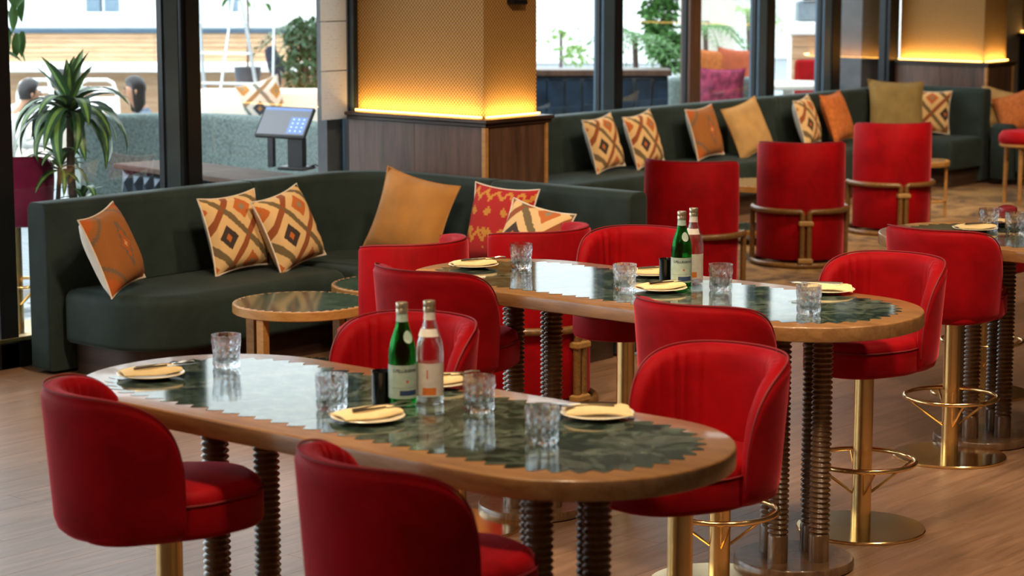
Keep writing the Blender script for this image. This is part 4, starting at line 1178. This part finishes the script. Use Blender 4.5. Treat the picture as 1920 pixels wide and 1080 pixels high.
# service counter with faceted metal front and payment terminal
ct = empty('service_counter', (-11.0, 10.1, 0)); tag(ct, 'low service counter with dark faceted front outside the left window', 'counter')
ca, cb_ = onZ(222, 307, .75), onZ(560, 352, .75)
dv = (cb_ - ca); Lc = dv.length; ux = dv.normalized(); ang = math.atan2(ux.y, ux.x)
Mc = Matrix.Translation((ca.x + 11.0, ca.y - 10.1, 0)) @ R(ang, 'Z')
MB().cbox((Lc / 2, .22, .735), (Lc / 2 + .02, .25, .018), .006, M=Mc).build('countertop', wood('matt_walnut', '#3A281D', '#5A4234', .85, (1, 12, 12), 2, .1), ct)
MB().box((Lc / 2, .24, .36), (Lc / 2, .21, .36), M=Mc).build('carcass', BLACKM, ct, None)
fm = MB().add([(-.065, 0, -.115), (.065, 0, -.115), (.065, 0, .115), (-.065, 0, .115), (.02, -.045, .03), (-.03, -.03, -.05)], [(0, 1, 5), (1, 4, 5), (1, 2, 4), (2, 3, 4), (3, 5, 4), (3, 0, 5)]).mesh('facet_panel', None)
fm.materials.append(simple('faceted_gunmetal', '#3B434C', .22, .8, .1, 6))
for k in range(int(Lc / .13)):
    for j in range(3):
        o = link('facet_panel', fm, None, ct); o.matrix_local = Mc @ T(.065 + k * .13, .03, .6 - j * .23)
tq = onZ(556, 318, .753)
pt = empty('payment_terminal', (tq.x, tq.y, .753), YAW - .42); tag(pt, 'black touchscreen till with blue keypad on the faceted counter', 'terminal')
MB().cbox((0, 0, .012), (.1, .085, .012), .01).build('foot', RUBBER, pt)
MB().cbox((0, .01, .115), (.055, .03, .1), .008).build('stand', RUBBER, pt)
Ms = T(-.07, -.02, .31) @ R(-.7, 'X') @ R(.02, 'Z')
MB().cbox((0, 0, 0), (.185, .012, .125), .006, M=Ms).build('screen_housing', RUBBER, pt)
scr = MB().box((0, -.0128, .004), (.175, .0006, .108), M=Ms).build('screen', SCREEN, pt, None)
MB().box((.105, -.0137, -.028), (.062, .0004, .066), M=Ms).build('keypad', KEYBLUE, scr, None)
MB().box((0, -.0137, .1), (.172, .0004, .01), M=Ms).build('title_bar', KEYBLUE, scr, None)
for i in range(3):
    for j in range(4): MB().box((.067 + i * .038, -.0143, .02 - j * .031), (.006, .0003, .006), M=Ms).build('key_mark', KEYDOT, scr, None)
MB().cbox((-.235, .08, .14), (.02, .02, .14), .006).build('card_reader_post', RUBBER, pt)
MB().tube([(.06, .05, .02), (.1, .08, .03), (.13, .1, .012)] + [(.17 + .04 * math.cos(a), .1, .05 + .04 * math.sin(a)) for a in [PI + 2 * PI * k / 14 for k in range(15)]], .006, 8).build('cable_loop', RUBBER, pt)

# cream outdoor sofa with kilim cushion
D2 = 20.5
def block(name, px0, px1, z0, z1, D, depth, mat, label, cat, nm='body', rot=0, bev=.05):
    a, b_ = atD(px0, 200, D), atD(px1, 200, D); e = empty(name, ((a.x + b_.x) / 2, (a.y + b_.y) / 2, 0), YAW + rot); tag(e, label, cat)
    w = (b_ - a).length
    MB().slab(resample(rrect(w / 2, depth / 2, .05, 5), .08), z0, z1, .01, bev, steps=3).build(nm, mat, e, math.radians(50)); return e, w
cs, w_ = block('outdoor_lounge_sofa', 372, 640, .55, .93, D2, .2, CREAMF, 'cream outdoor sofa behind the tweed sofa', 'sofa', 'backrest')
MB().slab(resample(rrect(w_ / 2, .35, .05, 5), .08), .1, .45, .01, .05).build('seat_cushion', CREAMF, cs, math.radians(50)).location = (0, .46, 0)
MB().cbox((0, 0, .3), (w_ / 2 - .05, .08, .25), .01).build('frame', WHITE, cs)
for sx in (-1, 1): MB().cbox((sx * (w_ / 2 - .06), 0, .03), (.03, .08, .03), .004).build('foot', BLACKM, cs)
cq = atD(492, 190, D2 - .25); cushion((cq.x, cq.y, cq.z), .40, YAW - PI / 2 + .2, -.15, -.28, KIL_OUT, BACKC, 'pale diamond kilim cushion on the outdoor sofa beyond the till')

# planter tub, coat, ladder
pq = atD(465, 160, 23); pt_ = empty('planter_tub', (pq.x, pq.y, 0)); tag(pt_, 'dark grey ribbed planter tub on a stand beyond the cream sofa', 'planter')
zz0, zz1 = atD(465, 172, 23).z, atD(465, 126, 23).z
tubm = MB().lathe([(.10, zz0), (.115, zz0 + .01), (.14, zz1 - .015), (.146, zz1), (.13, zz1), (.125, zz1 - .03), (.001, zz1 - .03)], 28).build('tub', simple('dark_grey_tub', '#39434C', .5), pt_)
MB().lathe([(.1, 0), (.1, .03), (.03, .04), (.03, zz0 + .01)], 20).build('pedestal', WHITE, pt_)
MB().tube([(0, 0, zz1 - .04), (.02, 0, zz1 + .5), (0, 0, zz1 + 1.3)], .012, 8).build('stem', BARK, pt_)
for k in range(40):
    o = link('leaf', fl, None, pt_); o.location = (random.uniform(-.3, .3), random.uniform(-.3, .3), zz1 + random.uniform(.65, 1.4)); o.rotation_euler = (random.uniform(-.6, .6), random.uniform(.2, 1.5), random.uniform(0, 6.3))
ck = atD(515, 130, 23.5); ch_ = empty('hanging_coat', (ck.x, ck.y, 0), YAW); tag(ch_, 'dark navy garment hanging on a slim stand right of the planter tub', 'coat')
z0c, z1c = atD(515, 166, 23.5).z, atD(515, 86, 23.5).z
rings = []
for (f, w_, off_) in ((0, .02, .03), (.12, .035, .03), (.3, .05, .02), (.45, .10, .03), (.62, .085, .0), (.78, .07, -.03), (.9, .065, -.04), (1, .02, -.04)):
    rings.append([(off_ + w_ * math.cos(a) * (1 + .12 * math.sin(3 * a)), .5 * w_ * math.sin(a), z0c + (z1c - z0c) * f) for a in [2 * PI * k / 14 for k in range(14)]])
MB().loft(rings).build('cloth', simple('navy_cloth', '#1E2C40', .85), ch_); MB().tube([(0, .06, 0), (0, .06, z1c)], .012, 8).build('stand_pole', BLACKM, ch_)
MB().lathe([(.14, 0), (.14, .015), (.02, .02)], 20).build('stand_base', BLACKM, ch_)
ld = empty('step_ladder', (*atD(405, 150, 21.5).xy, 0), YAW - .25); tag(ld, 'pale aluminium step ladder standing outside beyond the window post', 'ladder')
for s_ in (-1, 1):
    MB().cbox((0, 0, 0), (.011, .02, 1.16), .004, M=T(s_ * .26 - .0, .3, 1.12) @ R(.26, 'X') @ R(-s_ * .06, 'Y')).build('front_rail', ALU, ld)
    MB().cbox((0, 0, 0), (.009, .014, 1.16), .004, M=T(s_ * .26, .9, 1.12) @ R(-.26, 'X') @ R(-s_ * .06, 'Y')).build('rear_rail', ALU, ld)
for k in range(7):
    z = .3 + k * .3; MB().cbox((0, .3 - (z - 1.12) * .266, z), (.27 - (z - 1.12) * .055, .035, .011), .004).build('step', ALU, ld)
MB().cbox((0, .6, 2.23), (.22, .16, .02), .006).build('top_step', ALU, ld)

# wood clad terrace bar in the distance
def clad_wall(name, px0, px1, D, z0, z1, rows, label, cap=True, group=None):
    a, b_ = atD(px0, 100, D), atD(px1, 100, D); e = empty(name, ((a.x + b_.x) / 2, (a.y + b_.y) / 2, 0), YAW); tag(e, label, 'bar counter', group)
    w = (b_ - a).length; h = (z1 - z0) / rows; nseg = max(1, round(w / 2.4))
    MB().box((0, .2, (z0 + z1) / 2), (w / 2, .17, (z1 - z0) / 2)).build('carcass', WHITE, e, None)
    pmz = MB().cbox((0, 0, 0), (w / nseg / 2 - .003, .015, h / 2 - .004), .004).mesh('board', None); pmz.materials.append(CLAD)
    for r_ in range(rows):
        for s_ in range(nseg):
            o = link('board', pmz, None, e); o.location = (-w / 2 + (s_ + .5) * w / nseg, .012, z0 + (r_ + .5) * h)
    if cap:
        MB().cbox((0, .16, z1 + .03), (w / 2 + .03, .24, .03), .008).build('top_slab', BLUEM, e)
        MB().cbox((0, .22, z1 + .16), (w / 2, .12, .10), .008).build('upstand', WHITE, e)
    return e, w
D3 = 29
e, w = clad_wall('timber_bar', -60, 640, D3, atD(200, 116, D3).z, atD(200, 62, D3).z, 6, 'long timber clad terrace bar far outside the left window')
zb = atD(200, 116, D3).z
MB().cbox((0, -.3, zb - .05), (w / 2, .34, .05), .01).build('bench_slab', WHITE, e)
MB().box((0, .1, (zb - .1) / 2), (w / 2, .1, (zb - .1) / 2)).build('lower_wall', CLAD, e, None)
e2, w2 = clad_wall('timber_parapet', -60, 640, 33, atD(200, 48, 33).z, atD(200, 30, 33).z, 2, 'second timber band rising behind the long terrace bar', False)
for (a_, b_) in ((164, 190), (198, 222), (430, 446)):
    m0, m1 = atD(a_, 20, 34), atD(b_, 20, 34)
    o = MB().box((0, 0, 2.5), ((m1 - m0).length / 2, .12, 2.5)).build('post', simple('blue_grey_paint', '#6F8494', .6)); o.location = ((m0.x + m1.x) / 2, (m0.y + m1.y) / 2, 0); o.rotation_euler = (0, 0, YAW); tag(o, 'blue grey post standing behind the terrace bar, %s one' % {164: 'leftmost', 198: 'middle', 430: 'rightmost'}[a_], 'post')

# white bistro chairs
def bistro(px, D, rz, label):
    q = atD(px, 130, D); c = empty('bistro_chair', (q.x, q.y, 0), YAW + rz); tag(c, label, 'chair', 'white outdoor chairs')
    pts = [(-.2, 0, 0), (-.21, .02, .45), (-.2, .03, .75)] + [(-.16, .04, .87), (-.1, .04, .9), (.1, .04, .9), (.16, .04, .87)] + [(.2, .03, .75), (.21, .02, .45), (.2, 0, 0)]
    MB().tube(pts, .018, 8).build('back_frame', WHITE, c)
    MB().cbox((0, -.2, .45), (.2, .2, .015), .012).build('seat', WHITE, c)
    for s_ in (-1, 1): MB().tube([(s_ * .19, -.38, 0), (s_ * .18, -.36, .45)], .015, 8).build('leg', WHITE, c)
    for z in (.6, .7, .8): MB().cbox((0, .035, z), (.19, .008, .03), .004).build('slat', WHITE, c)
    return c
bistro(70, 22.5, PI, 'white slatted chair outside, left of the dracaena'); bistro(183, 22.5, PI, 'white slatted chair outside, right of the dracaena')
tb, _ = block('terrace_table', 20, 215, .71, .75, 21.0, .7, WHITE, 'white terrace table between the seated guests', 'table', 'tabletop', 0, .01)
for sx in (-1, 1): MB().tube([(sx * .3, 0, 0), (sx * .3, 0, .72)], .03, 10).build('leg', WHITE, tb)
lo = atD(95, 120, 20.9)
gl = MB().lathe([(.03, 0), (.045, .05), (.02, .1), (.03, .2), (.05, .3), (.03, .38), (.001, .4)], 20).build('table_lamp', WHITE); gl.location = (lo.x, lo.y, .75); tag(gl, 'white pear-shaped lamp on the terrace table', 'lamp')

# ---- seated guests (one continuous skinned body each)
def person(loc, heading, cloth, hair_len, lean, label, hair=HAIR, look=0):
    r = empty('person', loc, heading); tag(r, label, 'person')
    nd = {}; vs = []; rd = []; es = []
    def v(n, p_, rr, par=None):
        nd[n] = len(vs); vs.append(p_); rd.append(rr)
        if par: es.append((nd[par], nd[n]))
    L_ = lambda y, z: (y + (z - .5) * math.tan(lean), z)
    def q_(x, y, z): yy, zz = L_(y, z); return (x, yy, zz)
    v('pel', (0, 0, .52), .14); v('waist', q_(0, 0, .68), .125, 'pel'); v('chest', q_(0, 0, .88), .15, 'waist'); v('neckb', q_(0, 0, 1.0), .085, 'chest')
    v('neck', q_(0, .01, 1.06), .055, 'neckb'); v('jaw', q_(0, .03, 1.13), .07, 'neck'); v('head', q_(0, .025, 1.2), .088, 'jaw'); v('crown', q_(0, .01, 1.27), .065, 'head')
    for s_, a in ((-1, 'l'), (1, 'r')):
        v(a + 'sh', q_(s_ * .18, 0, .96), .06, 'chest'); v(a + 'el', q_(s_ * .25, .1, .74), .046, a + 'sh'); v(a + 'wr', (s_ * .14, .36 + .3 * math.tan(lean), .77), .033, a + 'el'); v(a + 'hd', (s_ * .09, .42 + .3 * math.tan(lean), .78), .036, a + 'wr')
        v(a + 'hip', (s_ * .1, .03, .50), .1, 'pel'); v(a + 'kn', (s_ * .12, .44, .5), .07, a + 'hip'); v(a + 'an', (s_ * .12, .44, .09), .045, a + 'kn'); v(a + 'ft', (s_ * .13, .56, .045), .04, a + 'an')
    me = bpy.data.meshes.new('body'); me.from_pydata(vs, es, [])
    o = bpy.data.objects.new('body_source', me); COL.objects.link(o)
    sk = o.modifiers.new('skin', 'SKIN'); sb = o.modifiers.new('sub', 'SUBSURF'); sb.levels = 2
    for i, sv in enumerate(me.skin_vertices[0].data): sv.radius = (rd[i], rd[i] * (.8 if i in (0, 1, 2) else 1)); sv.use_root = (i == 0)
    bpy.context.view_layer.update()
    nm = bpy.data.meshes.new_from_object(o.evaluated_get(bpy.context.evaluated_depsgraph_get())); bpy.data.objects.remove(o)
    nm.materials.clear()
    for m_ in (cloth, SKIN, TROUS): nm.materials.append(m_)
    hz = vs[nd['neck']]; hands = [Vector(vs[nd['lhd']]), Vector(vs[nd['rhd']])]
    for p_ in nm.polygons:
        c = p_.center; p_.use_smooth = True
        if c.z > hz[2] - .03 and abs(c.x) < .12: p_.material_index = 1
        elif min((c - h_).length for h_ in hands) < .1: p_.material_index = 1
        elif c.z < .58 and c.y > -.2: p_.material_index = 2
    b_ = link('body', nm, None, r)
    hd = Vector(vs[nd['head']])
    # face and hair
    MB().lathe([(.004, .02), (.013, .0), (.009, -.012)], 8, M=T(hd.x, hd.y + .086, hd.z - .01)).build('nose', SKIN, b_)
    for s_ in (-1, 1):
        MB().lathe([(.002, -.008), (.009, 0), (.002, .008)], 8, M=T(s_ * .033, hd.y + .079, hd.z + .02)).build('eye', BLACKG, b_)
        MB().lathe([(.004, -.03), (.016, 0), (.004, .03)], 8, M=T(s_ * .09, hd.y - .005, hd.z)).build('ear', SKIN, b_)
    rings = []; NA = 28
    for i in range(12):
        ring = []
        for k in range(NA):
            az = 2 * PI * k / NA; fr = math.cos(az)                       # az 0 = face side
            tm_ = 1.0 + 1.0 / (1 + math.exp((fr - .35) * 9))             # hairline: short over the face, long behind
            th_ = tm_ * min(1, i / 8); rr_ = .1
            x_ = rr_ * math.sin(th_) * math.sin(az); y_ = rr_ * 1.08 * math.sin(th_) * fr; z_ = rr_ * 1.15 * math.cos(th_)
            if i > 8 and tm_ > 1.6: z_ -= hair_len * (i - 8) / 3; x_ *= 1 - .06 * (i - 8); 
            ring.append((hd.x + x_, hd.y - .012 + y_, hd.z + .03 + z_))
        rings.append(ring)
    MB().loft(rings[1:], 0, True).build('hair', hair, b_, math.radians(80))
    return r
def seatat(px, D): q = atD(px, 200, D); return (q.x, q.y, 0)
def chair_for(loc, heading, label):
    c = empty('lounge_chair', loc, heading); tag(c, label, 'chair', 'outdoor dining chairs')
    MB().slab(resample(rrect(.25, .25, .05, 4), .06), .29, .345, .01, .02).build('seat', CREAMF, c)
    MB().slab(resample(rrect(.25, .035, .03, 4), .06), .34, .78, .0, .03).build('backrest', CREAMF, c).location = (0, -.22, 0)
    for sx in (-1, 1):
        for sy in (-1, 1): MB().tube([(sx * .21, sy * .21, 0), (sx * .21, sy * .21, .3)], .018, 8).build('leg', WHITE, c)
for (px, D, hd_, cloth, hl, ln, lab, clab) in (
        (-12, 17.9, YAW - PI / 2 + .35, SHIRT, .03, .42, 'man in a white shirt leaning forward outside at far left', 'cream chair under the man in white at far left'),
        (100, 19.4, YAW - .3, SHIRT, .03, .2, 'guest in white sitting behind the dracaena leaves', 'cream chair behind the dracaena leaves'),
        (292, 18.5, YAW + PI / 2 + .35, BLOUSE, .2, .25, 'seated woman with long dark hair in a blue patterned blouse', 'cream chair under the dark haired woman')):
    l_ = seatat(px, D); q_ = person((l_[0], l_[1], -.015), hd_, cloth, hl, ln, lab); q_.scale = (.9, .9, .88); chair_for(l_, hd_, clab)

# ---------------------------------------------------------------- beyond the second glazed wall
nb_, w_ = block('navy_reflection', 960, 1252, 0, 1.02, 21.2, .3, NAVY, 'navy padded stand-in with timber cap for the interior reflected in the second window', 'bar counter', 'padded_front', 0, .02)  # added block standing in for the interior wall mirrored in the glass
MB().cbox((0, -.02, 1.05), (w_ / 2 + .02, .2, .03), .008).build('timber_cap', WAL, nb_)
for k in range(9): MB().cbox((-w_ / 2 + (k + .5) * w_ / 9, -.165, .55), (w_ / 18 - .012, .02, .44), .015).build('padded_panel', NAVY, nb_)
s2_, w_ = block('outdoor_sofa', 1250, 1420, 0, .93, 22.4, .22, OUTGREY, 'grey tweed outdoor sofa outside the second window', 'sofa', 'backrest')
MB().slab(resample(rrect(w_ / 2, .3, .05, 5), .08), .1, .45, .01, .05).build('seat_cushion', OUTGREY, s2_, math.radians(50)).location = (0, -.42, 0)
cq = atD(1352, 172, 22.0); cushion((cq.x, cq.y, cq.z), .48, YAW - PI / 2, .2, .02, PINKC, PINKC, 'magenta woven cushion outside the second window')
for (px, py, sz, mt_, lab) in ((1330, 127, .42, ORANGEC, 'left orange cushion outside behind the tweed sofa'), (1378, 126, .42, simple('rust_fabric', '#A8502E', .9), 'right rust cushion outside behind the tweed sofa')):
    cq = atD(px, py, 24.5); cushion((cq.x, cq.y, cq.z), sz, YAW - PI / 2, .3, .1, mt_, mt_, lab)
hs, w_ = block('outdoor_bench', 1290, 1420, .1, .62, 24.7, .6, CREAMF, 'cream bench behind the tweed sofa outside the second window', 'bench', 'seat', 0, .04)
cq = atD(1386, 135, 23.4)
cp = MB().lathe([(.03, 0), (.04, .004), (.045, .1), (.042, .1), (.036, .012), (.001, .01)], 24).build('candle_holder', WHITE); cp.location = (cq.x, cq.y, .78); tag(cp, 'white candle holder on a slim stand outside the second window', 'candle holder')
st_ = empty('slim_stand', (cq.x, cq.y, 0)); tag(st_, 'slim dark stand under the white candle holder', 'stand'); MB().lathe([(.12, 0), (.12, .012), (.012, .02), (.012, .765), (.08, .77), (.08, .78)], 24).build('pedestal', BLACKM, st_)
rt = empty('round_table', (*atD(1478, 160, 24.5).xy, 0)); tag(rt, 'grey round stone table outside the second window', 'table')
MB().lathe([(.52, .70), (.55, .71), (.55, .74), (.54, .75)], 44).build('tabletop', STONEW, rt); MB().lathe([(.3, 0), (.3, .03), (.06, .06), (.06, .70)], 28).build('pedestal', STONEW, rt)
cl_ = MB().box((0, 0, 2.2), (.31, .3, 2.2)).build('stone_column', STONEW); q = atD(1326, 60, 27); cl_.location = (q.x, q.y, 0); cl_.rotation_euler = (0, 0, YAW); tag(cl_, 'pale stone column far outside the second window', 'column')
for (px, D, lab) in ((1510, 26, 'red chair outside, left of the dark stone column'), (1575, 27.3, 'red chair outside nearest the dark stone column')):
    q = atD(px, 130, D); c = empty('outdoor_chair', (q.x, q.y, 0), YAW + .3); tag(c, lab, 'chair', 'red outdoor chairs')
    MB().slab(resample(rrect(.24, .24, .06, 4), .06), .42, .5, .01, .03).build('seat', RED, c)
    MB().slab(resample(rrect(.25, .035, .03, 4), .06), .48, .95, .01, .04).build('backrest', RED, c).location = (0, -.24, 0)
    for sx in (-1, 1):
        for sy in (-1, 1): MB().tube([(sx * .2, sy * .2, 0), (sx * .2, sy * .2, .43)], .018, 8).build('leg', RATTAN, c)
e3, w3 = clad_wall('timber_counter', 1484, 1640, 28, .55, atD(1500, 66, 28).z, 4, 'timber clad counter with white top outside the second window', False)
MB().cbox((0, .1, atD(1500, 53, 28).z), (w3 / 2 + .06, .3, .075), .01).build('worktop', WHITE, e3)
tv = empty('coffee_machine', (*atD(1520, 20, 28.3).xy, 0), YAW); tag(tv, 'grey machine standing on the white worktop outside', 'machine')
zt = atD(1500, 43, 28).z; MB().cbox((0, 0, zt + .14), (.18, .15, .13), .02).build('body', simple('machine_grey', '#6D7880', .4), tv); MB().cbox((0, -.1, zt + .31), (.12, .1, .03), .01).build('hopper', BLACKM, tv)
# dark stone column right of the second window
dc = MB().box((0, 0, 1.9), (.17, .2, 1.9)).build('column', STONED, None, None); q = onX(1622, 150, -11.75); dc.location = (-11.75, q.y, 0)
dc.scale = (1, (onX(1660, 150, -11.75).y - onX(1590, 150, -11.75).y) / .4, 1); tag(dc, 'dark stone column outside beside the far pillar', 'column', kind='structure')
# planting
q = atD(1242, 60, 24); zc0 = q.z
leafy('climbing_shrub', (q.x, q.y, 0), 'dense green climbing shrub on a post outside the second window', [((0, 0, zc0 - .08), .22), ((.12, .05, zc0 - .22), .2), ((-.05, 0, zc0 + .2), .2), ((.03, 0, zc0 + .45), .22), ((0, 0, zc0 + .8), .25)], 330, .09, LEAFB, [(0, 0, 0), (0, 0, zc0 + .8)])
def palm(px, py, D, n, L, label, mat=LEAFB):
    q = atD(px, py, D); r = empty('palm_plant', (q.x, q.y, 0)); tag(r, label, 'plant')
    MB().tube([(0, 0, .4), (.03, 0, q.z * .6), (0, 0, q.z)], .03, 8).build('stem', BARK, r)
    MB().lathe([(.2, 0), (.26, .4), (.24, .4), (.001, .36)], 24).build('pot', STONEW, r)
    for k in range(n):
        az = k * 2.399; el = random.uniform(.1, 1.0); m_ = MB(); pts = []
        for i in range(11):
            t_ = i / 10; rr_ = L * t_; pts.append(Vector((rr_ * math.cos(el * (1 - .5 * t_)), 0, rr_ * math.sin(el) - .9 * L * t_ * t_)))
        m_.tube(pts, .006, 5)
        for i in range(2, 11):
            for s_ in (-1, 1):
                w_ = L * .34 * math.sin(PI * (i / 11) ** .8); p_ = pts[i]
                m_.add([p_, p_ + Vector((.03, s_ * w_ * .5, .0)), p_ + Vector((.1 * L, s_ * w_, -.06)), p_ + Vector((.055, s_ * w_ * .5, -.01))], [(0, 1, 2, 3)])
        o = m_.build('frond', mat, r, None); o.location = (0, 0, q.z); o.rotation_euler = (0, 0, az)
    return r
palm(1190, 70, 23.2, 11, .55, 'feathery palm outside left of the climbing shrub'); palm(1322, 50, 25.85, 9, .5, 'feathery palm outside right of the climbing shrub')
palm(585, 60, 23.5, 14, .62, 'leafy palm outside left of the menu sheets', LEAF); palm(1402, 20, 31, 14, .8, 'bright palm far outside between two window posts', LEAFL)
q = atD(575, 125, 22.5); leafy('leafy_bush', (q.x, q.y, 0), 'glossy green bush outside left of the menu sheets', [((0, 0, q.z), .28), ((.05, 0, q.z - .35), .24), ((-.02, .05, q.z + .3), .25)], 240, .13, LEAF, [(0, 0, 0), (0, 0, q.z + .3)])
q = atD(1052, 62, 33); leafy('far_bush', (q.x, q.y, 0), 'pale green bush far outside beside the near pillar', [((0, 0, q.z - .15), .35), ((.3, 0, q.z - .3), .2)], 45, .14, LEAFL, [(0, 0, 0), (0, 0, q.z)])
# white facade closing the terrace; unseen upper height added so tabletops reflect less sky
for (px, D, w_, lab) in ((250, 44, 11, 'bright white facade far behind the timber terrace bar'), (1250, 46, 13, 'bright white facade far behind the climbing shrub')):
    q = atD(px, 100, D); f_ = empty('facade', (q.x, q.y, 0), YAW); tag(f_, lab, 'building')
    MB().box((0, .3, 4.6), (w_, .3, 4.6)).build('wall', WHITE, f_, None)
    MB().cbox((0, -.05, 9.25), (w_ + .1, .45, .08), .02).build('coping', STONEW, f_)
